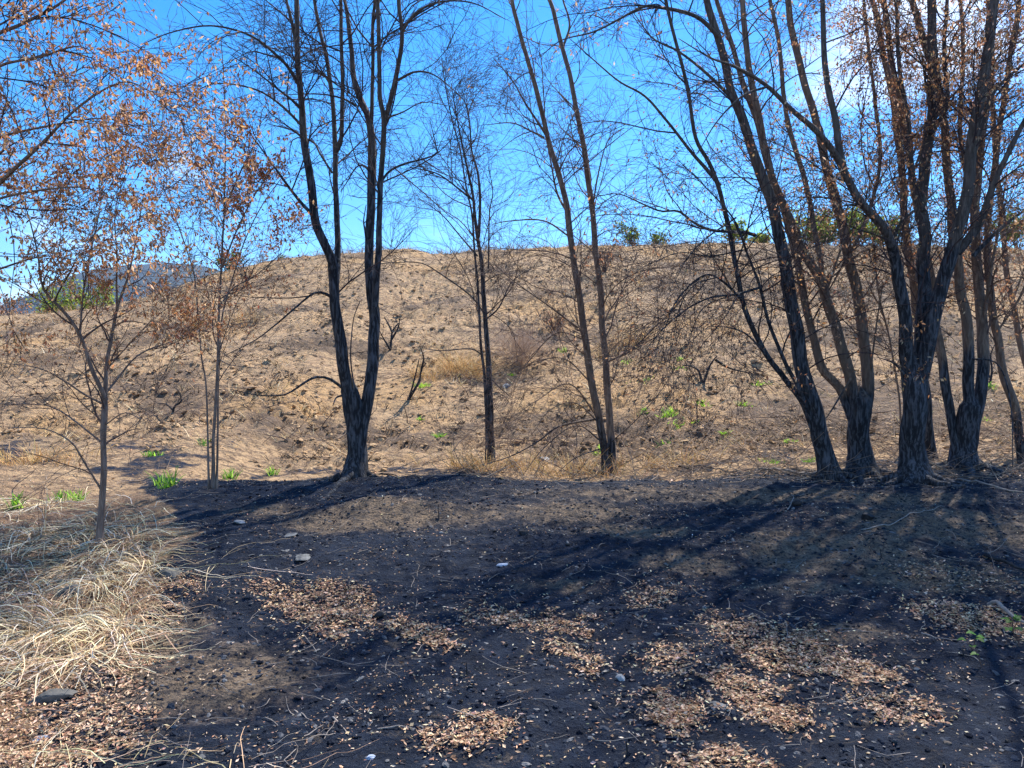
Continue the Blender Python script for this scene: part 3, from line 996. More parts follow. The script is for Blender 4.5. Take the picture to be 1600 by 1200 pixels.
tree('triple_stem_tree', 'broad-footed tree with three brown stems between its dark neighbours',
     [([(1348, 750), (1346, 710), (1343, 670), (1342, 630)], 46, 42, 9.6, 9.6),
      ([(1336, 670), (1315, 610), (1285, 575), (1268, 520), (1255, 450), (1243, 400), (1225, 330), (1200, 260), (1185, 200), (1165, 140), (1140, 60), (1120, 0)], 20, 9, 9.6, 10.2),
      ([(1340, 660), (1328, 590), (1310, 530), (1290, 460), (1270, 420), (1250, 380), (1225, 320), (1205, 270), (1190, 200), (1170, 100), (1160, 0)], 25, 11, 9.6, 9.2),
      ([(1352, 660), (1355, 600), (1348, 520), (1340, 450), (1325, 400), (1310, 330), (1290, 260), (1278, 200), (1258, 130), (1240, 60), (1230, 0)], 26, 12, 9.6, 9.9),
      ([(1290, 460), (1278, 390), (1260, 290), (1230, 187), (1217, 67), (1203, 0)], 12, 8, 9.5, 10.4)],
     [([(1290, 460), (1310, 400), (1330, 340), (1335, 260)], 6, 2, 9.4, 9.0), ([(1325, 400), (1350, 350), (1375, 250), (1360, 100), (1350, 0)], 9, 6, 9.8, 10.5),
      ([(1330, 590), (1300, 640), (1285, 660)], 5, 2, 9.5, 9.2), ([(1255, 450), (1225, 430), (1190, 440)], 5, 1.5, 9.8, 9.5),
      ([(1358, 610), (1365, 540), (1375, 470), (1380, 440)], 5, 2, 9.6, 9.3)],
     bark=M_bark_brown, twig=M_twig_brown, charline=1.55, dens=1.0, l2=(0.7, 1.9), twig_z=2.0, droop=0.12, l2n=2.6,
     roots=6, leaves=(4600, rl, (0.03, 0.062), rleaf), group='clump of burnt trees at right')

tree('spreading_black_tree', 'thick black tree with flared roots, its dark limb arching far to the left',
     [([(1432, 762), (1430, 725), (1427, 680), (1425, 630), (1428, 580)], 50, 46, 9.0, 9.0),
      ([(1425, 620), (1417, 550), (1410, 480), (1403, 420), (1395, 390), (1375, 350), (1340, 310), (1310, 250), (1280, 210), (1240, 175), (1200, 135), (1150, 105), (1110, 90), (1060, 60)], 30, 9, 9.0, 8.1),
      ([(1432, 620), (1440, 520), (1444, 400), (1440, 300), (1455, 200), (1458, 100), (1455, 0)], 30, 17, 9.0, 9.6),
      ([(1433, 620), (1450, 530), (1470, 450), (1490, 390), (1508, 310), (1522, 200), (1540, 100), (1555, 0)], 32, 18, 9.0, 8.6)],
     [([(1318, 265), (1308, 215), (1302, 175), (1290, 110), (1287, 60), (1285, 0)], 16, 10, 8.5, 8.7),
      ([(1495, 395), (1530, 350), (1555, 280), (1600, 190), (1640, 120), (1670, 60)], 20, 10, 8.95, 8.4),
      ([(1515, 260), (1545, 160), (1570, 125), (1610, 90), (1650, 40)], 13, 8, 8.8, 9.3),
      ([(1414, 588), (1398, 568), (1370, 558)], 7, 5, 8.95, 8.75),
      ([(1455, 210), (1480, 160), (1475, 90), (1480, 0)], 11, 7, 9.3, 9.8),
      ([(1443, 330), (1425, 270), (1420, 200), (1405, 100), (1400, 0)], 12, 7, 9.2, 9.6),
      ([(1395, 390), (1405, 350), (1440, 320), (1470, 290)], 9, 5, 8.9, 8.4),
      ([(1360, 330), (1330, 320), (1300, 330), (1270, 360)], 5, 1.5, 8.7, 8.4),
      ([(1200, 135), (1160, 150), (1120, 190), (1090, 240)], 6, 2, 8.3, 8.0),
      ([(1520, 400), (1560, 360), (1600, 330), (1640, 320)], 10, 5, 8.9, 8.6)],
     charline=3.3, dens=1.05, l2=(0.6, 1.8), twig_z=2.2, droop=0.13, l2n=3.0,
     roots=9, leaves=(8200, rl, (0.03, 0.062), rleaf), group='clump of burnt trees at right')

tree('hollow_trunk_tree', 'three-stemmed tree with a charred hollow right of the thick black tree',
     [([(1508, 742), (1508, 710), (1510, 680), (1512, 640)], 46, 40, 10.0, 10.0),
      ([(1497, 715), (1485, 640), (1470, 560), (1462, 500), (1455, 440), (1440, 360), (1425, 280), (1410, 180), (1395, 100), (1380, 0)], 20, 11, 10.0, 10.6),
      ([(1510, 690), (1513, 600), (1512, 520), (1500, 440), (1490, 370), (1480, 250), (1470, 150), (1440, 50), (1425, 0)], 24, 12, 10.0, 9.7),
      ([(1520, 690), (1533, 600), (1535, 520), (1530, 440), (1522, 360), (1530, 250), (1540, 150), (1545, 20)], 25, 13, 10.0, 10.3)],
     [([(1535, 520), (1545, 440), (1560, 360), (1575, 260)], 10, 5, 10.1, 9.7), ([(1490, 370), (1510, 300), (1500, 200), (1505, 80), (1500, 0)], 11, 7, 9.8, 10.3),
      ([(1512, 560), (1560, 570), (1580, 640), (1582, 730)], 4, 2, 9.9, 9.2)],
     bark=M_bark_brown, twig=M_twig_brown, charline=2.0, dens=1.0, l2=(0.6, 1.7), twig_z=2.0, droop=0.12, l2n=2.8,
     roots=6, leaves=(7500, rl, (0.03, 0.062), rleaf), group='clump of burnt trees at right')

tree('edge_tree', 'single slim trunk leaning left at the right edge',
     [([(1602, 732), (1590, 660), (1570, 590), (1555, 510), (1545, 440), (1542, 380), (1548, 300), (1562, 200), (1577, 100), (1592, 0)], 19, 9, 10.6, 10.2)],
     [([(1548, 300), (1570, 260), (1610, 230)], 6, 3, 10.3, 10.0), ([(1557, 520), (1590, 470), (1610, 420)], 5, 2, 10.5, 10.3)],
     bark=M_bark_brown, twig=M_twig_brown, charline=1.2, dens=1.2, l2=(0.6, 1.7), twig_z=1.7, droop=0.12, l2n=3.2,
     leaves=(2800, rl, (0.03, 0.062), None), group='clump of burnt trees at right')

tree('back_tree', 'slim grey trunk farther back at the right edge, behind the leaning one',
     [([(1650, 718), (1620, 640), (1600, 560), (1582, 470), (1572, 420), (1566, 350), (1552, 200), (1550, 60), (1548, 0)], 14, 8, 12.2, 12.5)],
     [([(1582, 470), (1600, 420), (1620, 350)], 5, 2, 12.3, 12.0)],
     bark=M_bark_brown, twig=M_twig_brown, charline=1.2, dens=1.1, l2=(0.6, 1.7), twig_z=2.0, droop=0.1, l2n=3.2,
     leaves=(1500, rl, (0.034, 0.068), None), group='clump of burnt trees at right')

tree('straight_tree', 'brown trunk glimpsed directly behind the thick black tree',
     [([(1458, 735), (1448, 640), (1440, 560), (1428, 450), (1415, 367), (1411, 300), (1400, 187), (1387, 117), (1367, 17), (1362, 0)], 20, 10, 11.0, 10.8)],
     [([(1411, 300), (1440, 230), (1450, 120)], 7, 4, 10.9, 11.3)],
     bark=M_bark_brown, twig=M_twig_brown, charline=1.5, dens=1.1, l2=(0.6, 1.7), twig_z=2.2, droop=0.12, l2n=3.0,
     leaves=(1600, rl, (0.03, 0.062), rleaf), group='clump of burnt trees at right')

tree('bare_sapling', 'wispy bare sapling between the triple-stem tree and the thick black tree',
     [([(1409, 742), (1407, 650), (1400, 587), (1387, 517), (1373, 460), (1367, 400), (1360, 320), (1355, 200)], 5, 2.5, 11.3, 11.3)],
     [([(1387, 517), (1375, 480), (1355, 440), (1345, 400)], 3, 1, 11.3, 11.0), ([(1373, 460), (1395, 420), (1400, 380)], 3, 1, 11.3, 11.5)],
     bark=M_bark_brown, twig=M_twig_brown, charline=-1, dens=1.6, l2=(0.3, 0.9), twig_z=1.6, droop=0.03, l2n=4, group='clump of burnt trees at right')

print('trees done')
# ------------------------------------------------------------------ bushes and trees along the skyline
GREEN_Y = [(0.3, 0.37, 0.05), (0.22, 0.3, 0.045), (0.36, 0.4, 0.08), (0.14, 0.2, 0.04)]
GREEN_D = [(0.09, 0.15, 0.04), (0.14, 0.2, 0.045), (0.06, 0.1, 0.03)]


def place(px, py, d=None):
    """a spot on the terrain seen at a picture point; on the skyline give the distance"""
    if d is None:
        p = hit1(px, py)
        if p is not None:
            return p
        d = 37.0
    x = (px - 800) / F * d
    return np.array([x, d, float(ground(x, d))])


def bush(name, label, p, h, w, cols, nleaf, lsize, group, bare=0.0, twigm=None, cat='bush', stems=7, thin=1.0):
    root = empty(name, p)
    tag(root, label, cat, group)
    K = 7
    a = rng.uniform(0, 2 * np.pi, stems)
    sp = rng.uniform(0.15, 1.0, stems) * w * 0.5
    tips = np.stack([np.cos(a) * sp, np.sin(a) * sp, h * rng.uniform(0.6, 1.0, stems)], 1)
    t = np.linspace(0, 1, K)[None, :, None]
    pts = tips[:, None] * t + rng.normal(size=(stems, K, 3)) * 0.04 * h * t
    pts[:, :, 2] = np.maximum(pts[:, :, 2], -0.05)
    pts[:, 0, 2] = -0.08
    rad = np.linspace(0.018, 0.006, K)[None] * np.full((stems, 1), h / 1.5 + 0.3) * thin
    b1 = (pts, rad)
    b2 = spawn(b1, stems * 9, (0.2 * h, 0.45 * h), (0.4, 1.0), (0.25, 1), 5, 0.008 * (h / 1.5 + .3), 0.05, 0.25)
    b3 = spawn(b2, stems * 34, (0.1 * h, 0.28 * h), (0.4, 1.0), (0.2, 1), 4, 0.004 * (h / 1.5 + .3), 0.05, 0.25)
    vs_, qs, o_ = [], [], 0
    for (pp, r) in (b1, b2, b3):
        v, q = tubes(pp, np.maximum(r, 0.002), 4)
        vs_.append(v)
        qs.append(q + o_)
        o_ += len(v)
    link('stems', mesh_np('stems', np.concatenate(vs_), np.concatenate(qs)), twigm or M_twig_brown, root)
    if nleaf:
        pool = np.concatenate([b3[0][:, 1:].reshape(-1, 3), b2[0][:, 3:].reshape(-1, 3)])
        pool = pool[pool[:, 2] > 0.03]
        ii = rng.integers(0, len(pool), nleaf)
        lp = pool[ii] + rng.normal(size=(nleaf, 3)) * 0.05 * h
        lp[:, 2] = np.maximum(lp[:, 2], 0.02)
        v, t_, c_ = leaf_mesh(lp, rng.uniform(lsize[0], lsize[1], nleaf), tint(nleaf, cols, 0.25), 0.1, 0.6)
        tag(link('leaves', mesh_np('leaves', v, t_, {'Col': c_}, smooth=False), M_green, root), kind='stuff')
    return root


G_SKY = 'bushes along the skyline'
bush('skyline_bush', 'small rounded green bush on the crest behind the three-stemmed sapling', place(362, 0, 37.5), 1.5, 1.6, GREEN_D + [(0.13, 0.12, 0.04)], 700, (0.08, 0.16), G_SKY)
bush('skyline_bush', 'tiny bright green bush on the crest left of the double trunk', place(441, 0, 37.5), 0.6, 0.5, GREEN_Y, 160, (0.07, 0.13), G_SKY)
bush('skyline_bush', 'grey bare shrub on the crest just left of the tiny bright bush', place(408, 0, 38), 1.3, 1.3, GREEN_D, 0, (0.1, 0.1), G_SKY, twigm=M_grey_wood)
bush('skyline_bush', 'olive green bush on the crest right of the paired stems', place(990, 0, 38), 1.25, 1.8, GREEN_D + GREEN_Y, 620, (0.08, 0.15), G_SKY)
bush('skyline_bush', 'second lower green bush on the crest left of the leaning stems', place(1030, 0, 38.5), 0.95, 1.3, GREEN_D + GREEN_Y, 420, (0.08, 0.15), G_SKY)
for i, (px, h, w, d, lab) in enumerate([
        (1150, 0.9, 1.6, 38, 'yellow-green bush on the crest seen through the leaning stems'),
        (1185, 0.9, 1.3, 40, 'low dark bush on the crest between the leaning stems'),
        (1262, 1.5, 2.3, 38, 'bright green bush on the crest, left end of the right-hand hedge'),
        (1300, 1.6, 2.2, 39, 'bright green bush on the crest in the middle of the right-hand hedge'),
        (1345, 1.6, 2.2, 38, 'bright green bush on the crest left of the thick black tree'),
        (1382, 1.4, 2.0, 39, 'green bush on the crest partly behind the thick black tree'),
        (1590, 1.5, 2.2, 38, 'dim green bush on the crest at the right edge')]):
    bush('skyline_bush', lab, place(px, 0, d - 1.5), h * 1.15, w * 1.25, GREEN_Y + GREEN_D[:i % 2], int(900 * h), (0.10, 0.2), G_SKY)
bush('far_tree', 'yellow-green tree beyond the left shoulder of the hill', place(92, 0, 47) + np.array([0, 0, 0.0]), 3.4, 3.2, GREEN_Y, 1500, (0.14, 0.26), 'trees beyond the hill at left', cat='tree', stems=9)
bush('far_tree', 'second yellow-green tree beyond the hill, nearer the mountain', place(163, 0, 45), 2.8, 2.4, GREEN_Y, 1100, (0.14, 0.26), 'trees beyond the hill at left', cat='tree', stems=8)
bush('far_tree', 'bare brown thicket beyond the hill at the left edge', place(20, 0, 44), 2.2, 3.4, BROWN, 500, (0.1, 0.16), 'trees beyond the hill at left', cat='tree', stems=12)
bush('far_tree', 'bare grey shrubby tree on the hill shoulder before the mountain', place(255, 0, 40), 2.0, 2.2, BROWN, 160, (0.08, 0.12), 'trees beyond the hill at left', cat='tree', stems=9)


# ------------------------------------------------------------------ burnt shrubs and sticks standing on the hill
def scrub(name, label, px, py, traced, w0, depth_j=0.25, mat=None, side=10, group='burnt shrub skeletons on the hill', cat='shrub'):
    """a dead shrub: each main stem traced, small twigs grown on it"""
    p = place(px, py)
    root = empty(name, p)
    tag(root, label, cat, group)
    d = p[1]
    P_, R_ = [], []
    for i, s in enumerate(traced):
        dd = np.linspace(d, d + rng.uniform(-depth_j, depth_j), len(s))
        q = np.array([px3(a, b_, e) for (a, b_), e in zip(s, dd)]) - p
        if i == 0:
            q[0] = (0, 0, -0.08)
        r = np.linspace(1, 0.3, len(s)) * w0 * 0.5 * d / F * (1 if i == 0 else 0.75)
        fr = resample(np.concatenate([q, r[:, None]], 1), 12)
        link('stem', trunk_mesh('stem', fr[:, :3], fr[:, 3], 7, ridge=0.15), mat or M_char_wood, root)
        P_.append(fr[:, :3])
        R_.append(fr[:, 3])
    if side:
        b2 = spawn((np.array(P_), np.array(R_)), side, (0.15, 0.5), (0.4, 1.1), (0.35, 1), 6, 0.008, 0.05, 0.3)
        b3 = spawn(b2, side * 3, (0.08, 0.3), (0.4, 1.0), (0.2, 1), 4, 0.004, 0.0, 0.3)
        v1, q1 = tubes(b2[0], np.maximum(b2[1], 0.003), 4)
        v2, q2 = tubes(b3[0], np.maximum(b3[1], 0.0025), 3)
        tag(link('twigs', mesh_np('twigs', np.concatenate([v1, v2]), np.concatenate([q1, q2 + len(v1)])), mat or M_char_wood, root), kind='stuff')
    return root


scrub('burnt_shrub', 'forked black shrub skeleton right of the double trunk', 609, 548,
      [[(609, 549), (611, 535), (613, 518), (622, 505)], [(609, 545), (600, 530), (592, 515)], [(613, 520), (606, 505), (600, 495)], [(612, 530), (622, 512), (625, 495)]], 5, side=16)
scrub('burnt_stick', 'crooked black stick standing beside a green tuft left of the thin tree', 635, 627,
      [[(635, 627), (645, 613), (655, 595), (658, 578), (666, 567)], [(658, 580), (662, 560), (658, 545)], [(640, 620), (648, 590), (655, 560)]], 5, side=7, cat='stick')
scrub('burnt_stub', 'black forked stub low on the hill left of the leaning tree', 1097, 598,
      [[(1097, 599), (1103, 588), (1110, 570), (1120, 556)], [(1097, 598), (1092, 580), (1082, 573), (1065, 570)], [(1118, 562), (1140, 575), (1180, 585)]], 6, side=8, cat='stub')
scrub('burnt_shrub', 'small curled black twig shrub on the slope left of the sapling', 268, 646,
      [[(268, 646), (273, 635), (283, 628), (280, 612), (272, 605)], [(270, 640), (260, 632), (248, 630)]], 4, side=8)
scrub('burnt_shrub', 'low black shrub skeleton near the crest behind the green bush', 385, 445,
      [[(385, 446), (384, 430), (380, 415), (390, 405)], [(385, 440), (394, 425), (398, 412)], [(384, 435), (372, 425), (368, 410)]], 4, side=16)
scrub('burnt_shrub', 'spindly dark shrub low on the hill at far right', 1545, 600,
      [[(1545, 602), (1550, 580), (1548, 555), (1556, 535)], [(1547, 590), (1535, 570), (1530, 560)]], 4, side=10)
bush('dead_bush', 'round pale leafless bush on the slope right of the thin black tree', place(815, 570), 0.95, 2.4, BROWN, 0, (0.1, 0.1), 'dead bushes on the hill', twigm=mat_plain('dead_stem', (0.42, 0.3, 0.22), (0.56, 0.42, 0.31), 9), stems=60, thin=0.3)
bush('dead_bush', 'small rusty leafless bush above the round pale one near the paired stems', place(870, 520), 0.8, 1.3, BROWN, 120, (0.04, 0.07), 'dead bushes on the hill', stems=14)
bush('dead_bush', 'low rusty bush on the slope behind the leaning stems', place(1240, 470), 0.9, 1.6, BROWN, 160, (0.05, 0.09), 'dead bushes on the hill', stems=14)
bush('dead_bush', 'thin rusty bush high on the hill above the paired stems', place(945, 425), 0.9, 1.4, BROWN, 130, (0.05, 0.09), 'dead bushes on the hill', stems=12)


# ------------------------------------------------------------------ blades and tufts
def blades(start, dirs, length, width, colr, K=6, grav=0.25, rest=True, gfun=None, wander=0.0):
    """flat ribbons that arch over and come to rest on the ground"""
    n = len(start)
    p = start.copy()
    d = unit(dirs)
    side = unit(np.cross(d, np.array([0, 0, 1.0])) + 1e-4 * rng.normal(size=(n, 3)))
    side = unit(side + 0.6 * rng.normal(size=(n, 3)))
    rest_h = 0.006 + 0.05 * rng.random(n) ** 2
    pts = [p.copy()]
    step = (length / (K - 1))[:, None]
    for j in range(1, K):
        d = d.copy()
        d[:, 2] -= grav * (0.6 + 0.8 * j / K)
        if wander:
            d += wander * rng.normal(size=(n, 3))
        d = unit(d)
        p = p + d * step
        if rest:
            g = gfun(p[:, 0], p[:, 1]) + rest_h
            low = p[:, 2] < g
            p[low, 2] = g[low]
            d[low, 2] = np.maximum(d[low, 2], -0.02)
        pts.append(p.copy())
    pts = np.stack(pts, 1)
    w = (width[:, None] * np.linspace(1, 0.35, K)[None] * 0.5)[..., None]
    L_, R_ = pts - side[:, None] * w, pts + side[:, None] * w
    v = np.stack([L_, R_], 2).reshape(-1, 3)
    i = np.arange(n * K * 2).reshape(n, K, 2)
    q = np.stack([i[:, :-1, 0], i[:, :-1, 1], i[:, 1:, 1], i[:, 1:, 0]], -1).reshape(-1, 4)
    return v, q, np.repeat(colr, K * 2, 0)


STRAW = [(0.74, 0.59, 0.36), (0.62, 0.47, 0.27), (0.8, 0.68, 0.46), (0.45, 0.32, 0.19), (0.7, 0.56, 0.33), (0.74, 0.68, 0.54), (0.3, 0.2, 0.12)]


def straw_clump(label, px, py, n, spread, length, bias=(0.0, -0.5), lift=(0.0, 0.75), name='straw_clump', cols=STRAW, group='dry straw clumps at lower left', wid=(0.004, 0.009), grav=0.34):
    p = place(px, py)
    root_p = p.copy()
    a = rng.uniform(0, 2 * np.pi, n)
    rr = np.sqrt(rng.random(n))
    st = np.stack([p[0] + np.cos(a) * rr * spread[0], p[1] + np.sin(a) * rr * spread[1], np.zeros(n)], 1)
    # blades rise from a few crowns inside the clump
    kx = rng.integers(0, 9, n)
    cr = np.stack([p[0] + rng.uniform(-1, 1, 9) * spread[0], p[1] + rng.uniform(-1, 1, 9) * spread[1]], 1)
    st[:, :2] = cr[kx] + (st[:, :2] - p[:2]) * 0.45
    st[:, 2] = ground(st[:, 0], st[:, 1]) + 0.0
    dd = np.stack([np.cos(a + rng.normal(0, 0.6, n)) + bias[0], np.sin(a) + bias[1], rng.uniform(lift[0], lift[1], n) * 1.3], 1)
    v, q, c_ = blades(st, dd, rng.uniform(length[0], length[1], n), rng.uniform(wid[0], wid[1], n), tint(n, cols, 0.15), 9, grav, True, ground, 0.055)
    o = link(name, mesh_np(name, v - root_p, q, {'Col': c_}), M_straw, None, root_p)
    return tag(o, label, 'grass', group)


straw_clump('matted straw clump around the foot of the slender pale tree', 150, 845, 420, (0.5, 0.45), (0.25, 0.6))
straw_clump('pale straw clump at the left edge above the half-buried stone', 40, 880, 420, (0.55, 0.45), (0.25, 0.6))
straw_clump('straw tuft spilling toward the char right of the slender tree', 200, 885, 300, (0.22, 0.4), (0.25, 0.55), bias=(0.15, -0.6))
straw_clump('thick overhanging straw tussock at left, drooping toward the viewer', 130, 975, 520, (0.36, 0.25), (0.3, 0.6), bias=(0.05, -0.9), lift=(0.3, 0.95))
straw_clump('straw tussock at the left edge below the half-buried stone', 20, 985, 420, (0.40, 0.28), (0.3, 0.6), bias=(0.1, -0.7), lift=(0.2, 0.85))
straw_clump('flattened straw lying below the overhanging tussock', 70, 1040, 260, (0.4, 0.2), (0.25, 0.55), bias=(0.1, -0.2), lift=(0.0, 0.35))
straw_clump('strewn grey straws along the bottom edge at left', 270, 1195, 70, (0.5, 0.14), (0.2, 0.5), bias=(0.6, 0.0), lift=(0.0, 0.22), wid=(0.003, 0.006))
straw_clump('sparse straws reaching over the char right of the straw bank', 290, 905, 34, (0.45, 0.35), (0.3, 0.7), bias=(0.9, -0.3), lift=(0.0, 0.2), wid=(0.003, 0.006))
straw_clump('thin dry straw at the left edge behind the slender tree', 60, 800, 260, (0.9, 0.5), (0.2, 0.5), lift=(0.0, 0.5))

GOLD = [(0.62, 0.40, 0.16), (0.55, 0.34, 0.14), (0.68, 0.48, 0.23)]
for (px, py, n, sp, ln, lab) in [(730, 585, 420, (0.5, 0.35), (0.4, 0.8), 'golden dry grass tuft left of the thin black tree'),
                                 (690, 590, 220, (0.6, 0.3), (0.2, 0.45), 'short golden grass beside the crooked black stick'),
                                 (385, 500, 200, (0.9, 0.5), (0.25, 0.5), 'faint golden grass on the slope right of the sapling'),
                                 (970, 540, 200, (0.6, 0.3), (0.25, 0.5), 'golden grass wisps right of the paired stems'),
                                 (770, 735, 300, (0.5, 0.3), (0.2, 0.5), 'dry golden grass round the foot of the thin black tree'),
                                 (985, 740, 360, (1.0, 0.35), (0.2, 0.5), 'tan grass and litter round the foot of the paired stems'),
                                 (60, 720, 260, (0.7, 0.4), (0.15, 0.4), 'golden straw patch low on the slope at the left edge'),
                                 (1100, 510, 160, (0.8, 0.4), (0.25, 0.5), 'golden grass wisps behind the leaning tree')]:
    straw_clump(lab, px, py, n, sp, ln, (0, 0), (0.6, 1.8), 'golden_grass_tuft', GOLD, 'golden grass tufts on the hill', (0.006, 0.014), 0.10)

LIME = [(0.3, 0.52, 0.04), (0.23, 0.44, 0.035), (0.38, 0.6, 0.08)]
MIDG = [(0.08, 0.22, 0.035), (0.12, 0.3, 0.05), (0.17, 0.36, 0.06)]


def sprout(label, px, py, w, h, n, cols, upright=0.6, name='green_sprout', group='green sprouts after the fire', wid=0.02):
    p = place(px, py)
    a = rng.uniform(0, 2 * np.pi, n)
    st = np.stack([rng.normal(0, w * 0.28, n), rng.normal(0, w * 0.28, n), np.full(n, 0.0)], 1)
    st[:, 2] = ground(p[0] + st[:, 0], p[1] + st[:, 1]) - p[2] - 0.01
    dd = np.stack([np.cos(a), np.sin(a), np.full(n, upright) + rng.random(n)], 1)
    v, q, c_ = blades(st, dd, rng.uniform(0.5, 1.0, n) * h, wid * rng.uniform(0.7, 1.3, n), tint(n, cols, 0.2), 5, 0.14, False)
    o = link(name, mesh_np(name, v, q, {'Col': c_}, smooth=False), M_green, None, p)
    return tag(o, label, 'plant', group)


for (px, py, w, h, n, lab) in [
        (658, 604, .45, .22, 90, 'lime tuft at the foot of the crooked black stick'),
        (657, 654, .25, .18, 40, 'tiny lime tuft low on the slope below the crooked stick'),
        (688, 684, .3, .25, 60, 'lime tuft low on the slope left of the thin black tree'),
        (1045, 648, .7, .28, 150, 'widest lime tuft on the slope, upper one right of the paired stems'),
        (1058, 662, .6, .26, 130, 'lime tuft touching the underside of the widest tuft'),
        (1033, 691, .5, .26, 100, 'lime tuft just below the widest tuft'),
        (1097, 631, .4, .2, 70, 'lime tuft below the black forked stub'),
        (1086, 657, .3, .15, 40, 'small lime tuft right of the widest tuft'),
        (1132, 680, .35, .2, 60, 'lime tuft alone midway to the leaning tree'),
        (1163, 632, .35, .2, 50, 'small tuft left of the leaning tree stems'),
        (1190, 600, .6, .28, 110, 'bushy lime tuft close to the leaning tree'),
        (1005, 641, .35, .22, 60, 'lime tuft right of the paired stems, left of the widest'),
        (975, 596, .35, .2, 50, 'lime tuft beside the paired stems'),
        (1010, 593, .35, .18, 50, 'lime tuft up the slope right of the paired stems'),
        (1065, 578, .4, .2, 60, 'lime tuft left of the black forked stub'),
        (1064, 560, .4, .2, 60, 'topmost lime tuft above the black forked stub'),
        (980, 568, .35, .2, 50, 'green tuft below the dark side branch of the paired stems'),
        (933, 702, .3, .25, 50, 'lime tuft behind the foot of the paired stems'),
        (1210, 722, .5, .18, 80, 'flat lime tuft at the toe of the hill left of the leaning tree'),
        (1234, 690, .35, .2, 60, 'lime tuft close left of the leaning trunk'),
        (1266, 722, .25, .25, 50, 'upright lime tuft against the leaning trunk'),
        (1447, 645, .25, .2, 40, 'lime tuft seen right of the thick black trunk'),
        (1548, 604, .35, .2, 50, 'lime tuft under the spindly dark shrub'),
        (878, 546, .4, .2, 50, 'green tuft beside the round leafless bush'),
        (800, 590, .3, .2, 40, 'tiny tuft right of the thin black tree'),
        (1540, 655, .35, .2, 50, 'small lime tuft at far right low on the slope')]:
    sprout(lab, px, py, w * (0.35 + 0.3 * rng.random()), h * (0.4 + 0.35 * rng.random()), int(n * (0.5 + 0.5 * rng.random())), [LIME, LIME + [(0.3, 0.4, 0.1)], LIME[:1] + MIDG][int(rng.integers(0, 3))], 0.8, wid=0.018)
for (px, py, w, h, n, lab) in [
        (262, 760, .28, .34, 34, 'tall leafy green plant left of the sapling foot'),
        (246, 757, .12, .22, 14, 'small green plant touching the tall leafy one'),
        (360, 748, .25, .24, 30, 'green plant just right of the sapling foot'),
        (427, 740, .22, .2, 26, 'green plant between the sapling and the double trunk'),
        (95, 782, .25, .2, 26, 'green plant left of the slender tree'),
        (120, 782, .2, .22, 24, 'green plant nearest the slender tree on its left'),
        (22, 795, .25, .26, 26, 'green plant at the left edge behind the straw'),
        (238, 712, .35, .14, 40, 'flat green patch upslope of the tall leafy plant'),
        (320, 695, .2, .18, 20, 'thin green sprout behind the sapling stems')]:
    sprout(lab, px, py, w * 0.6, h * 0.85, int(n * 1.2), MIDG + LIME, 1.6, 'leafy_plant', 'leafy plants along the foot of the hill', 0.017)


def seedling(label, px, py, n, size):
    p = place(px, py)
    root = empty('seedling', p)
    tag(root, label, 'plant', 'broad-leaved seedlings at front right')
    K = 5
    tips = np.stack([rng.normal(0, 0.03, n), rng.normal(0, 0.03, n), rng.uniform(0.06, 0.12, n)], 1)
    pts = tips[:, None] * np.linspace(0, 1, K)[None, :, None]
    v, q = tubes(pts, np.full((n, K), 0.0018), 4)
    link('stalk', mesh_np('stalk', v, q), M_twig_brown, root)
    for i in range(n):
        ang = rng.uniform(0, 2 * np.pi)
        t = np.linspace(0, np.pi, 8)
        ln, wd = size * rng.uniform(.8, 1.2), size * 0.45
        o_ = np.stack([np.concatenate([t / np.pi * ln, (t[::-1] / np.pi * ln)[1:-1]]),
                       np.concatenate([np.sin(t) * wd, (-np.sin(t[::-1]) * wd)[1:-1]]), np.zeros(14)], 1)
        o_[:, 2] = -0.25 * np.abs(o_[:, 0] - ln * .3) + 0.5 * np.abs(o_[:, 1])
        mid = np.array([[ln / 2, 0, -0.02 * ln]])
        vv = np.concatenate([o_, mid])
        ca, sa = math.cos(ang), math.sin(ang)
        vv = np.stack([vv[:, 0] * ca - vv[:, 1] * sa, vv[:, 0] * sa + vv[:, 1] * ca, vv[:, 2]], 1) + tips[i]
        tr = np.array([[14, j, (j + 1) % 14] for j in range(14)])
        link('leaf', mesh_np('leaf', vv, tr, {'Col': np.tile(tint(1, MIDG), (15, 1))}), M_green, root)


seedling('broad-leaved seedling at front right, upper of the two in the char', 1520, 1018, 4, 0.05)
seedling('single-leaved seedling just below the other in the char', 1534, 1045, 2, 0.045)
seedling('yellowish seedling beside the grey stick at the right edge', 1582, 990, 6, 0.05)
seedling('green seedling at the right edge below the grey stick', 1592, 1010, 4, 0.05)


# ------------------------------------------------------------------ stones, lumps and sticks
def rock_mesh(name, sx, sy, sz, seed, cuts=3):
    import bmesh
    bm = bmesh.new()
    bmesh.ops.create_icosphere(bm, subdivisions=cuts, radius=1.0)
    r_ = np.random.default_rng(seed)
    planes = unit(r_.normal(size=(9, 3)))
    off = r_.uniform(0.42, 0.8, 9)
    for v in bm.verts:
        c_ = np.array(v.co)
        for pl, of in zip(planes, off):
            e = c_ @ pl - of
            if e > 0:
                c_ = c_ - pl * e * 0.92
        c_ = c_ * (1 + 0.05 * perlin(c_[0] * 3 + seed, c_[1] * 3 + c_[2] * 2, 2))
        v.co = (c_[0] * sx, c_[1] * sy, c_[2] * sz)
    me = bpy.data.meshes.new(name)
    bm.to_mesh(me)
    bm.free()
    return me


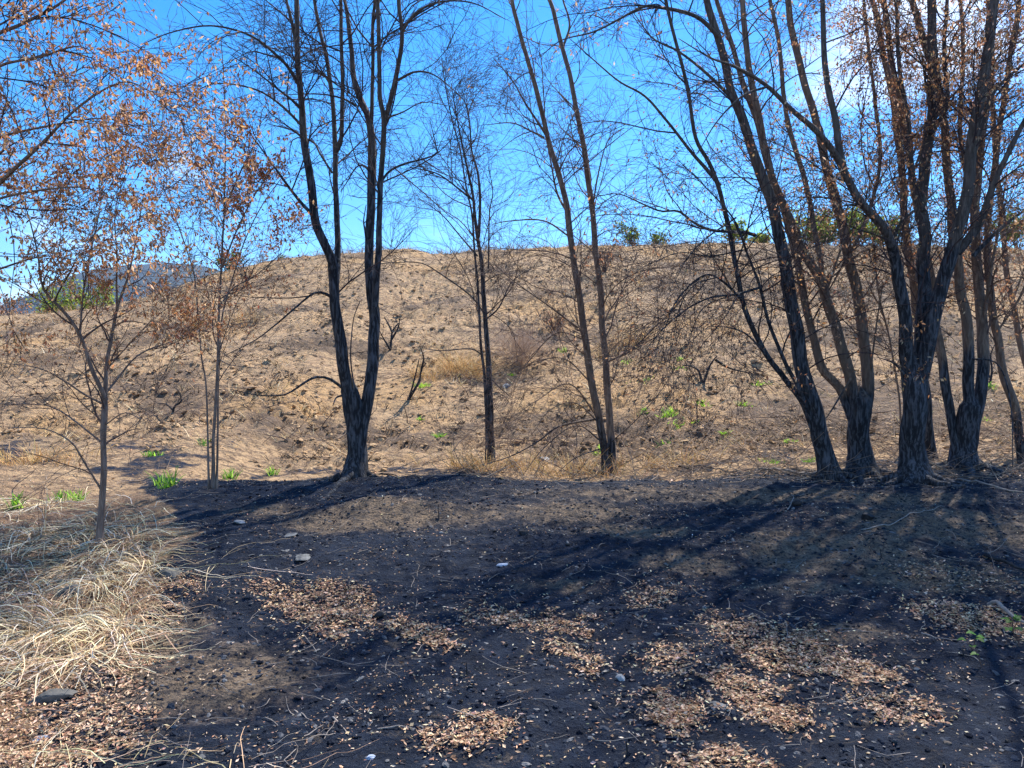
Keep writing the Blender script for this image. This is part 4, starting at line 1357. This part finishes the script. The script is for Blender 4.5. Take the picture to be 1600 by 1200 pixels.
M_st_grey = mat_plain('grey_stone', (0.06, 0.065, 0.07), (0.2, 0.205, 0.205), 14, 0.85, 0.004)
M_st_pale = mat_plain('pale_stone', (0.16, 0.165, 0.17), (0.36, 0.37, 0.375), 14, 0.8, 0.003)
M_st_dark = mat_plain('sooty_stone', (0.05, 0.052, 0.05), (0.13, 0.125, 0.115), 12, 0.9, 0.005)
M_st_blue = mat_plain('slate_stone', (0.22, 0.27, 0.36), (0.4, 0.46, 0.56), 10, 0.7, 0.003)
for i, (px, py, w, dpt, h, mat_, rz, lab) in enumerate([
        (376, 817, .10, .07, .03, M_st_pale, .3, 'pale flat stone on the char right of the sapling'),
        (477, 869, .10, .085, .03, M_st_grey, .5, 'grey angular flat stone above the large leaf drift'),
        (451, 836, .11, .08, .025, M_st_grey, .1, 'flat grey stone up the bank from the angular one'),
        (60, 1153, .075, .05, .012, M_st_blue, .1, 'blue-grey slate flake on the leaves at lower left'),
        (112, 928, .14, .10, .05, M_st_dark, .0, 'half-buried dark stone framed by the straw at left'),
        (262, 900, .13, .09, .045, M_st_dark, .2, 'sooty stone at the edge of the straw'),
        (80, 1092, .14, .08, .04, M_st_dark, .2, 'dark stone among leaves below the straw at left'),
        (784, 884, .05, .035, .02, M_st_blue, .1, 'small bluish pebble in the char at the centre'),
        (970, 1063, .035, .028, .025, M_st_pale, .2, 'white pebble in the char right of centre'),
        (1118, 1098, .07, .05, .02, M_st_grey, .2, 'flat grey stone between the two lower leaf drifts'),
        (690, 832, .03, .02, .012, M_st_pale, .7, 'tiny pale stone alone on the upper bank'),
        (577, 1187, .03, .02, .012, M_st_blue, .7, 'tiny bluish pebble at the bottom edge'),
        (847, 716, .16, .1, .08, M_st_pale, .7, 'pale stone at the toe of the hill left of the paired stems'),
        (795, 603, .16, .1, .08, M_st_pale, .7, 'pale stone on the slope right of the thin black tree')]):
    p = place(px, py)
    o = link('stone', rock_mesh('stone', w, dpt, h, 40 + i), mat_, None, p + np.array([0, 0, h * 0.02]))
    o.rotation_euler = (R(8 * math.sin(i * 3)), R(7 * math.cos(i * 5)), rz)
    tag(o, lab, 'stone', 'loose stones')
for i, (px, py, w, lab) in enumerate([(820, 838, .055, 'largest black charcoal lump on the upper bank'), (772, 832, .03, 'small charcoal lump left of the largest one'),
                                      (888, 852, .03, 'small charcoal lump right of the largest one'), (592, 968, .05, 'charcoal lump at the right tip of the large leaf drift'),
                                      (1245, 792, .07, 'black burnt chunk on the bank below the leaning tree'), (1355, 807, .08, 'black burnt log end below the thick black tree'),
                                      (928, 1108, .035, 'black lump left of the round leaf drift')]):
    p = place(px, py)
    o = link('charcoal_lump', rock_mesh('charcoal_lump', w, w * .7, w * .6, 90 + i, 2), M_char_wood, None, p + np.array([0, 0, w * .3]))
    o.rotation_euler = (0, 0, i * 1.3)
    tag(o, lab, 'charcoal', 'charcoal lumps on the bank')


def stick(label, pxs, w, mat_, lift=0.01, name='fallen_stick', cat='stick', group='sticks lying on the bank', twig=0):
    pw = [place(*q) for q in pxs]
    base = pw[0]
    n = len(pw)
    pts = np.array(pw)
    r = np.linspace(1, 0.45, n) * w
    fr = resample(np.concatenate([pts, r[:, None]], 1), 18)
    fr[:, 2] = ground(fr[:, 0], fr[:, 1]) + fr[:, 3] * 0.6 + lift * np.sin(np.linspace(0, np.pi, 18))
    me = trunk_mesh(name, fr[:, :3] - base, fr[:, 3], 8, ridge=0.15)
    o = link(name, me, mat_, None, base)
    tag(o, label, cat, group)
    return o


for (pxs, w, mt, lf, lab) in [
        ([(1545, 945), (1565, 960), (1590, 972), (1610, 978)], .016, M_grey_wood, .05, 'smooth grey stick poking in from the right edge'),
        ([(1540, 870), (1570, 885), (1610, 897)], .02, M_char_wood, .03, 'black fallen limb at the right edge of the bank'),
        ([(1345, 830), (1390, 820), (1440, 805), (1480, 790)], .006, M_grey_wood, .02, 'thin pale stick slanting below the thick black tree'),
        ([(1230, 800), (1240, 785), (1236, 770)], .006, M_grey_wood, .04, 'short pale twig below the leaning tree'),
        ([(870, 742), (900, 738), (940, 736)], .012, M_grey_wood, .03, 'grey stick along the ground left of the paired stems'),
        ([(575, 742), (620, 745), (660, 752)], .012, M_char_wood, .02, 'dark stick lying at the foot of the double trunk'),
        ([(460, 1100), (485, 1120)], .005, M_grey_wood, .0, 'straight pale twig on the char lower left of centre'),
        ([(520, 1125), (545, 1152)], .005, M_grey_wood, .0, 'straight pale twig nearer the bottom, left of centre'),
        ([(475, 1152), (505, 1138)], .004, M_grey_wood, .0, 'small pale twig between the two straight ones'),
        ([(590, 1142), (630, 1140), (650, 1143)], .004, M_grey_wood, .01, 'pale horizontal twig near the bottom at centre'),
        ([(500, 1008), (540, 995), (570, 985)], .004, M_grey_wood, .01, 'thin twig along the lower rim of the large leaf drift'),
        ([(1180, 735), (1240, 742), (1290, 738)], .014, M_grey_wood, .03, 'grey limb lying against the leaning tree foot'),
        ([(1060, 728), (1110, 735), (1180, 745)], .012, M_char_wood, .03, 'long dark branch lying left of the leaning tree'),
        ([(1470, 748), (1530, 760), (1600, 770)], .014, M_grey_wood, .03, 'grey fallen limb along the bank at far right'),
        ([(1440, 985), (1460, 995), (1500, 1000)], .006, M_grey_wood, .01, 'pale twig in the leaves at right')]:
    stick(lab, pxs, w, mt, lf)
for (px, py, h, lab) in [(685, 812, .18, 'thin black stalk upright on the upper bank at centre'), (729, 1058, .1, 'short black stalk in the char below the middle drift'),
                         (1506, 1030, .07, 'black stalk beside the upper seedling'), (980, 1180, .09, 'short black stalk near the bottom right of centre'),
                         (1377, 872, .1, 'stubby black stalk on the shaded bank at right')]:
    p = place(px, py)
    s = np.linspace(0, 1, 7)
    fr = np.stack([0.02 * np.sin(s * 5) * h, 0.1 * s * h, s * h - 0.03], 1)
    o = link('burnt_stalk', trunk_mesh('burnt_stalk', fr, np.linspace(0.006, 0.003, 7), 6), M_char_wood, None, p)
    tag(o, lab, 'stalk', 'black stalks standing in the char')

# ------------------------------------------------------------------ leaf drifts and litter
LEAF_G = [(0.62, 0.42, 0.27), (0.52, 0.33, 0.2), (0.68, 0.5, 0.35), (0.42, 0.245, 0.145), (0.7, 0.53, 0.33), (0.33, 0.19, 0.11), (0.24, 0.13, 0.08)]


def flat_leaves(pos, size, colr, tilt=0.45, wide=0.45):
    n = len(pos)
    a = rng.uniform(0, 2 * np.pi, n)
    d = unit(np.stack([np.cos(a), np.sin(a), tilt * rng.normal(size=n) * 0.6], 1))
    up = unit(np.stack([tilt * rng.normal(size=n), tilt * rng.normal(size=n), np.ones(n)], 1))
    sd = unit(np.cross(d, up))
    nn = np.cross(sd, d)
    L = size[:, None]
    cu = rng.uniform(-0.25, 0.45, n)[:, None]
    w = wide * rng.uniform(0.6, 1.25, n)[:, None]
    v = np.stack([pos - d * L * .5,
                  pos - d * L * .05 + sd * L * w * .5 + nn * L * cu * .35, pos - d * L * .05 - nn * L * .04, pos - d * L * .05 - sd * L * w * .5 + nn * L * cu * .35,
                  pos + d * L * .5 + nn * L * cu * .4], 1).reshape(-1, 3)
    b0 = np.arange(n)[:, None] * 5
    tris = np.concatenate([b0 + np.array([0, 1, 2]), b0 + np.array([0, 2, 3]), b0 + np.array([1, 4, 2]), b0 + np.array([2, 4, 3])])
    return v, tris, np.repeat(colr, 5, 0)


def in_poly(px, py, poly):
    ins = np.zeros(len(px), bool)
    j = len(poly) - 1
    for i in range(len(poly)):
        xi, yi = poly[i]
        xj, yj = poly[j]
        c_ = ((yi > py) != (yj > py)) & (px < (xj - xi) * (py - yi) / (yj - yi + 1e-9) + xi)
        ins ^= c_
        j = i
    return ins


DRIFTS = [
    ('largest leaf drift, a ragged oval on the char left of centre', [(380, 900), (420, 915), (470, 930), (500, 905), (540, 910), (590, 945), (600, 965), (590, 985), (560, 985), (530, 1005), (500, 1008), (470, 980), (430, 950), (400, 930)], 1500),
    ('narrow leaf drift trailing right from the largest one', [(585, 980), (650, 972), (690, 985), (712, 1018), (670, 1012), (620, 998)], 420),
    ('long thin leaf drift across the middle of the char', [(712, 960), (750, 948), (800, 955), (850, 960), (925, 970), (928, 992), (860, 987), (800, 978), (740, 972)], 640),
    ('scattered slanting leaf drift below the long thin one', [(845, 1008), (900, 1005), (945, 1035), (940, 1050), (880, 1032)], 260),
    ('broad bright leaf drift running down to the right', [(1088, 962), (1150, 958), (1200, 982), (1290, 988), (1335, 1020), (1410, 1062), (1380, 1080), (1300, 1062), (1230, 1042), (1170, 1037), (1120, 1000)], 1900),
    ('slanting leaf drift below the broad bright one', [(1085, 1048), (1150, 1042), (1200, 1070), (1240, 1108), (1270, 1138), (1230, 1148), (1170, 1118), (1140, 1078)], 800),
    ('round leaf drift at the bottom right of centre', [(1000, 1098), (1050, 1083), (1098, 1100), (1092, 1128), (1055, 1144), (1015, 1126)], 560),
    ('thin wide leaf drift near the right edge', [(1400, 935), (1500, 945), (1580, 958), (1620, 1000), (1540, 990), (1470, 978)], 800),
    ('loose leaf drift at the bottom left of centre', [(655, 1155), (740, 1120), (795, 1138), (800, 1152), (730, 1174), (680, 1172)], 360),
    ('brown leaf carpet along the right side of the straw', [(170, 1040), (215, 960), (260, 890), (320, 900), (290, 950), (240, 1000), (225, 1060), (190, 1075)], 800),
    ('brown leaf carpet in the lower left corner', [(-60, 1060), (100, 1070), (190, 1045), (240, 1110), (210, 1160), (120, 1215), (-60, 1215)], 1700),
    ('leaves caught among the straw at left', [(-60, 830), (120, 815), (250, 860), (230, 960), (180, 1050), (-60, 1060)], 2600),
    ('leaf scatter at the bottom edge right of centre', [(1040, 1182), (1130, 1172), (1230, 1190), (1220, 1215), (1040, 1215)], 320),
    ('leaf strip on the bank below the middle, in dappled shade', [(965, 925), (1010, 918), (1070, 922), (1062, 945), (1030, 955), (980, 940)], 200),
    ('leaf strip down the bank left of the round drift', [(1000, 1010), (1060, 1000), (1080, 1030), (1050, 1062), (1010, 1050)], 240),
    ('leaves along the lower right toward the corner', [(1330, 1085), (1450, 1095), (1480, 1130), (1380, 1135)], 300),
    ('leaf band on the bank under the thick black tree', [(1380, 890), (1450, 870), (1600, 900), (1620, 930), (1460, 925)], 360)]
for lab, poly, n in DRIFTS:
    pa = np.array(poly, float)
    lo, hi = pa.min(0) - 14, pa.max(0) + 14
    n = int(n * 3.2)
    m_ = n * 5
    px = rng.uniform(lo[0], hi[0], m_)
    py = rng.uniform(lo[1], hi[1], m_)
    jx = 26 * fbm(px * 0.03, py * 0.06, 3, 101, 0.6)
    jy = 13 * fbm(px * 0.03, py * 0.06, 3, 111, 0.6)
    ok = in_poly(px + jx, py + jy, poly)
    px, py = px[ok][:n], py[ok][:n]
    ha = rng.random(len(px)) < 0.3
    px = px + ha * rng.normal(0, 30, len(px))
    py = py + ha * rng.normal(0, 11, len(px))
    p = hit(px, py)
    if len(p) == 0:
        continue
    p = p[~np.isnan(p[:, 1])]
    p[:, 2] += 0.003 + 0.014 * rng.random(len(p))
    c0 = p.mean(0)
    v, t_, c_ = flat_leaves(p - c0, 0.010 + 0.026 * rng.random(len(p)) ** 1.3, tint(len(p), LEAF_G, 0.25))
    o = link('leaf_drift', mesh_np('leaf_drift', v, t_, {'Col': c_}, smooth=False), M_litter, None, c0)
    tag(o, lab, 'leaves', 'drifts of fallen leaves', 'stuff')


def scatter(n, ylo, yhi, xw, keep=None, margin=0.6):
    """random spots on the ground inside the wedge the place opens toward, a bit beyond the picture's edges"""
    y = ylo + (yhi - ylo) * rng.random(n)
    x = rng.uniform(-1, 1, n) * (y * 0.70 * xw + margin)
    if keep is not None:
        w = keep(x, y)
        ok = rng.random(n) < w
        x, y = x[ok], y[ok]
    return np.stack([x, y, ground(x, y)], 1)


def clumpy(seed, f, lo, hi, base=0.05):
    return lambda x, y: base + sstep(lo, hi, fbm(x * f, y * f, 3, seed, 0.6))


p = scatter(42000, 2.6, 9.6, 1.0, clumpy(121, 1.3, 0.0, 0.6, 0.2))
p[:, 2] += 0.004 + 0.006 * rng.random(len(p))
v, t_, c_ = flat_leaves(p, rng.uniform(0.010, 0.032, len(p)) * rng.uniform(0.4, 1, len(p)), tint(len(p), LEAF_G + [(0.7, 0.6, 0.46)], 0.25))
tag(link('leaf_litter', mesh_np('leaf_litter', v, t_, {'Col': c_}, smooth=False), M_litter), 'single fallen leaves and flakes sprinkled over the charred bank', 'leaves', kind='stuff')

# litter on the plateau under the right-hand trees and along the toe of the hill
p = scatter(16000, 8.8, 14.5, 1.0, lambda x, y: 0.12 + 0.75 * sstep(0.5, 3.5, x) * sstep(8.8, 9.6, y) + 0.5 * sstep(11, 12, y) * (1 - sstep(12.5, 14.5, y)) * sstep(-2, 0, x))
p[:, 2] += 0.004 + 0.012 * rng.random(len(p))
v, t_, c_ = flat_leaves(p, rng.uniform(0.02, 0.055, len(p)), tint(len(p), LEAF_G + [(0.5, 0.38, 0.22), (0.3, 0.2, 0.12)], 0.25))
tag(link('leaf_litter', mesh_np('leaf_litter', v, t_, {'Col': c_}, smooth=False), M_litter), 'leaf litter under the right-hand trees and along the toe of the hill', 'leaves', kind='stuff')


def lying_sticks(p, ln, rad, tilt=0.12, K=5, curve=0.25):
    n = len(p)
    a = rng.uniform(0, 2 * np.pi, n)
    d = unit(np.stack([np.cos(a), np.sin(a), np.abs(rng.normal(0, tilt, n))], 1))
    pts = [p]
    q = p
    for j in range(1, K):
        d = unit(d + curve * rng.normal(size=(n, 3)) * np.array([1, 1, 0.25]))
        q = q + d * (ln / (K - 1))[:, None]
        g = ground(q[:, 0], q[:, 1]) + rad
        q = np.stack([q[:, 0], q[:, 1], np.maximum(q[:, 2], g)], 1)
        pts.append(q)
    return tubes(np.stack(pts, 1), rad[:, None] * np.linspace(1, 0.5, K)[None], 4)


p = scatter(1500, 2.6, 9.4, 1.0, clumpy(131, 0.9, -0.1, 0.5, 0.25))
v, q = lying_sticks(p, rng.uniform(0.05, 0.28, len(p)), rng.uniform(0.0012, 0.0032, len(p)))
tag(link('twig_litter', mesh_np('twig_litter', v, q), M_grey_wood), 'small pale twigs strewn over the charred bank', 'twigs', kind='stuff')
p = scatter(3600, 9.0, 14.0, 1.0, lambda x, y: 0.08 + 0.85 * sstep(0.8, 3.2, x) + 0.3 * sstep(-2, 0, x))
v, q = lying_sticks(p, rng.uniform(0.25, 1.1, len(p)), rng.uniform(0.002, 0.0065, len(p)), 0.3)
tag(link('brushwood', mesh_np('brushwood', v, q), mat_plain('dry_brush', (0.13, 0.09, 0.065), (0.36, 0.27, 0.2), 3)), 'tangle of dry fallen twigs under the right-hand trees', 'twigs', kind='stuff')
p = scatter(800, 12.5, 38, 1.05)
v, q = lying_sticks(p, rng.uniform(0.3, 1.1, len(p)), rng.uniform(0.003, 0.010, len(p)), 0.5)
tag(link('hill_sticks', mesh_np('hill_sticks', v, q), M_twig_dark), 'burnt twigs and stalks scattered over the hillside', 'twigs', kind='stuff')

# charcoal crumbs and clods: low-poly stones, each turned and stretched its own way
_t = (1 + 5 ** .5) / 2
_iv = np.array([(-1, _t, 0), (1, _t, 0), (-1, -_t, 0), (1, -_t, 0), (0, -1, _t), (0, 1, _t), (0, -1, -_t), (0, 1, -_t), (_t, 0, -1), (_t, 0, 1), (-_t, 0, -1), (-_t, 0, 1)]) / 1.9
_if = np.array([(0, 11, 5), (0, 5, 1), (0, 1, 7), (0, 7, 10), (0, 10, 11), (1, 5, 9), (5, 11, 4), (11, 10, 2), (10, 7, 6), (7, 1, 8), (3, 9, 4), (3, 4, 2), (3, 2, 6), (3, 6, 8), (3, 8, 9), (4, 9, 5), (2, 4, 11), (6, 2, 10), (8, 6, 7), (9, 8, 1)])


def clods(p, size, cols, flat=0.6):
    n = len(p)
    s = np.stack([size * rng.uniform(.7, 1.4, n), size * rng.uniform(.6, 1.1, n), size * flat * rng.uniform(.6, 1.2, n)], 1)
    v = _iv[None] * s[:, None] * rng.uniform(0.65, 1.3, (n, 12, 1))
    a = rng.uniform(0, 2 * np.pi, n)
    ca, sa = np.cos(a)[:, None], np.sin(a)[:, None]
    v = np.stack([v[..., 0] * ca - v[..., 1] * sa, v[..., 0] * sa + v[..., 1] * ca, v[..., 2]], -1) + p[:, None]
    f = (np.arange(n)[:, None, None] * 12 + _if[None]).reshape(-1, 3)
    return v.reshape(-1, 3), f, np.repeat(tint(n, cols, 0.25), 12, 0)


p = scatter(5200, 2.6, 9.4, 1.0, lambda x, y: (x > -1.7 - 0.3 * (y - 3.2)) * clumpy(141, 1.6, -0.1, 0.5, 0.3)(x, y))
v, f, c_ = clods(p, 0.004 + 0.013 * rng.random(len(p)) ** 2.5, [(0.012, 0.012, 0.014), (0.02, 0.02, 0.024), (0.05, 0.048, 0.05), (0.12, 0.1, 0.085)])
tag(link('charcoal_crumbs', mesh_np('charcoal_crumbs', v, f, {'Col': c_}, smooth=False), M_clod), 'black charcoal crumbs over the charred bank', 'charcoal', kind='stuff')


def gn_clods(name, label, p, size, mat_, cat):
    """tens of thousands of crumbs: one point cloud, one clod shape instanced, each turned and stretched its own way"""
    n = len(p)
    me = bpy.data.meshes.new(name)
    me.vertices.add(n)
    me.vertices.foreach_set('co', p.astype(np.float32).ravel())
    sc = np.stack([size * rng.uniform(.7, 1.6, n), size * rng.uniform(.6, 1.1, n), size * rng.uniform(.25, .6, n)], 1).astype(np.float32)
    me.attributes.new('size', 'FLOAT_VECTOR', 'POINT').data.foreach_set('vector', sc.ravel())
    rot = np.stack([rng.normal(0, .3, n), rng.normal(0, .3, n), rng.uniform(0, 6.28, n)], 1).astype(np.float32)
    me.attributes.new('turn', 'FLOAT_VECTOR', 'POINT').data.foreach_set('vector', rot.ravel())
    o = link(name, me, mat_)
    g = bpy.data.node_groups.new(name, 'GeometryNodeTree')
    g.interface.new_socket('Geometry', in_out='INPUT', socket_type='NodeSocketGeometry')
    g.interface.new_socket('Geometry', in_out='OUTPUT', socket_type='NodeSocketGeometry')
    N, Lk = g.nodes, g.links
    gi, go = N.new('NodeGroupInput'), N.new('NodeGroupOutput')
    ico = N.new('GeometryNodeMeshIcoSphere')
    ico.inputs['Radius'].default_value = 1.0
    ico.inputs['Subdivisions'].default_value = 2
    sp = N.new('GeometryNodeSetPosition')
    nz = N.new('ShaderNodeTexNoise')
    nz.inputs['Scale'].default_value = 1.6
    nz.inputs['Detail'].default_value = 3
    sub = N.new('ShaderNodeVectorMath')
    sub.operation = 'SUBTRACT'
    sub.inputs[1].default_value = (0.5, 0.5, 0.5)
    scl = N.new('ShaderNodeVectorMath')
    scl.operation = 'SCALE'
    scl.inputs['Scale'].default_value = 1.7
    Lk.new(nz.outputs['Color'], sub.inputs[0])
    Lk.new(sub.outputs[0], scl.inputs[0])
    Lk.new(ico.outputs['Mesh'], sp.inputs['Geometry'])
    Lk.new(scl.outputs[0], sp.inputs['Offset'])
    sm = N.new('GeometryNodeSetMaterial')
    sm.inputs['Material'].default_value = mat_
    Lk.new(sp.outputs[0], sm.inputs['Geometry'])
    ip = N.new('GeometryNodeInstanceOnPoints')
    Lk.new(gi.outputs[0], ip.inputs['Points'])
    Lk.new(sm.outputs[0], ip.inputs['Instance'])
    for nm, sk in (('size', 'Scale'), ('turn', 'Rotation')):
        na = N.new('GeometryNodeInputNamedAttribute')
        na.data_type = 'FLOAT_VECTOR'
        na.inputs['Name'].default_value = nm
        Lk.new(na.outputs[0], ip.inputs[sk])
    Lk.new(ip.outputs[0], go.inputs[0])
    md = o.modifiers.new('scatter', 'NODES')
    md.node_group = g
    tag(o, label, cat, kind='stuff')
    return o


def mat_random(name, cols, dirt_c=(0.09, 0.065, 0.05)):
    m_, nt_, b_, out_ = new_mat(name)
    oi = nt_.nodes.new('ShaderNodeObjectInfo')
    cr = nt_.nodes.new('ShaderNodeValToRGB')
    cr.color_ramp.interpolation = 'LINEAR'
    el = cr.color_ramp.elements
    while len(el) < len(cols):
        el.new(0.5)
    for i_, c_ in enumerate(cols):
        el[i_].position = i_ / (len(cols) - 1)
        el[i_].color = (*c_, 1)
    nt_.links.new(oi.outputs['Random'], cr.inputs[0])
    k_ = NB(nt_)
    nn_ = k_.noise(k_.pos(), 3, 4, 0.7)
    nt_.links.new(k_.mix(k_.ramp(nn_, 0.35, 0.65, 0, 0.5), cr.outputs[0], dirt_c), b_.inputs['Base Color'])
    b_.inputs['Roughness'].default_value = 0.95
    b_.inputs['Specular IOR Level'].default_value = 0.1
    return m_


M_soilclod = mat_random('loose_soil', [(0.2, 0.13, 0.08), (0.42, 0.27, 0.15), (0.54, 0.35, 0.19), (0.6, 0.395, 0.215), (0.66, 0.46, 0.26)])
M_crumb = mat_random('charcoal_crumb', [(0.007, 0.009, 0.015), (0.016, 0.021, 0.034), (0.035, 0.045, 0.065), (0.24, 0.235, 0.23)], (0.01, 0.014, 0.024))
p = scatter(70000, 11.4, 38.5, 1.02, clumpy(151, 0.5, -0.35, 0.35, 0.18))
gn_clods('soil_clods', 'crumbly clods of soil over the hillside', p - np.array([0, 0, 0.006]), 0.010 + 0.055 * rng.random(len(p)) ** 3.5, M_soilclod, 'soil')
p = scatter(60000, 2.5, 9.8, 1.0, lambda x, y: (x > -1.7 - 0.3 * (y - 3.2)) * clumpy(181, 1.9, -0.2, 0.5, 0.3)(x, y))
gn_clods('ash_crumbs', 'fine ash and soil crumbs over the charred bank', p, 0.0025 + 0.017 * rng.random(len(p)) ** 4, M_crumb, 'ash')


def tufts(p, per, h, w, cols, name, label, mat_, grav=0.1, lift=(0.4, 1.4)):
    n = len(p) * per
    st = np.repeat(p, per, 0)
    st[:, :2] += rng.normal(0, 0.05, (n, 2))
    a = rng.uniform(0, 2 * np.pi, n)
    dd = np.stack([np.cos(a), np.sin(a), rng.uniform(lift[0], lift[1], n)], 1)
    v, q, c_ = blades(st, dd, rng.uniform(h[0], h[1], n), rng.uniform(w[0], w[1], n), tint(n, cols, 0.2), 3, grav, False)
    tag(link(name, mesh_np(name, v, q, {'Col': c_}, smooth=False), mat_), label, 'grass', kind='stuff')


p = scatter(5200, 11.8, 39, 1.05, clumpy(161, 0.45, -0.15, 0.45, 0.12))
tufts(p, 9, (0.06, 0.2), (0.008, 0.02), [(0.03, 0.026, 0.024), (0.06, 0.045, 0.036), (0.12, 0.085, 0.06)], 'burnt_stubble', 'blackened grass stubble over the hillside', M_clod)
p = scatter(4200, 11.8, 39, 1.05, clumpy(171, 0.35, -0.05, 0.5, 0.08))
tufts(p, 8, (0.08, 0.28), (0.006, 0.014), GOLD + STRAW[:3], 'hill_grass', 'short dry grass scattered over the hillside', M_straw)

# ------------------------------------------------------------------ air
import bmesh
bm = bmesh.new()
bmesh.ops.create_cube(bm, size=1.0)
for v in bm.verts:
    v.co = (v.co.x * 8400, v.co.y * 8000 + 2500, -35 + (v.co.z + 0.5) * 375)
me = bpy.data.meshes.new('haze')
bm.to_mesh(me)
bm.free()
mh = bpy.data.materials.new('haze')
mh.use_nodes = True
mh.node_tree.nodes.clear()
ho = mh.node_tree.nodes.new('ShaderNodeOutputMaterial')
hv = mh.node_tree.nodes.new('ShaderNodeVolumePrincipled')
hv.inputs['Color'].default_value = (0.45, 0.66, 1.0, 1)
hv.inputs['Density'].default_value = 0.00014
hv.inputs['Anisotropy'].default_value = 0.3
mh.node_tree.links.new(hv.outputs[0], ho.inputs['Volume'])
tag(link('haze', me, mh), 'thin blue air between here and the mountain', 'haze', kind='stuff')

yy = rng.uniform(34.5, 40, 1500)
xx = rng.uniform(-26, 28, 1500)
tufts(np.stack([xx, yy, ground(xx, yy)], 1), 7, (0.15, 0.5), (0.01, 0.022), GOLD + [(0.16, 0.1, 0.07), (0.28, 0.19, 0.12)], 'crest_grass', 'fringe of dead grass along the crest of the hill', M_straw, 0.06, (1.0, 3.0))

tri = sum(sum(len(pl.vertices) - 2 for pl in o.data.polygons) if False else len(o.data.loops) - 2 * len(o.data.polygons) for o in bpy.data.objects if o.type == 'MESH')
print('TRIANGLES', tri)
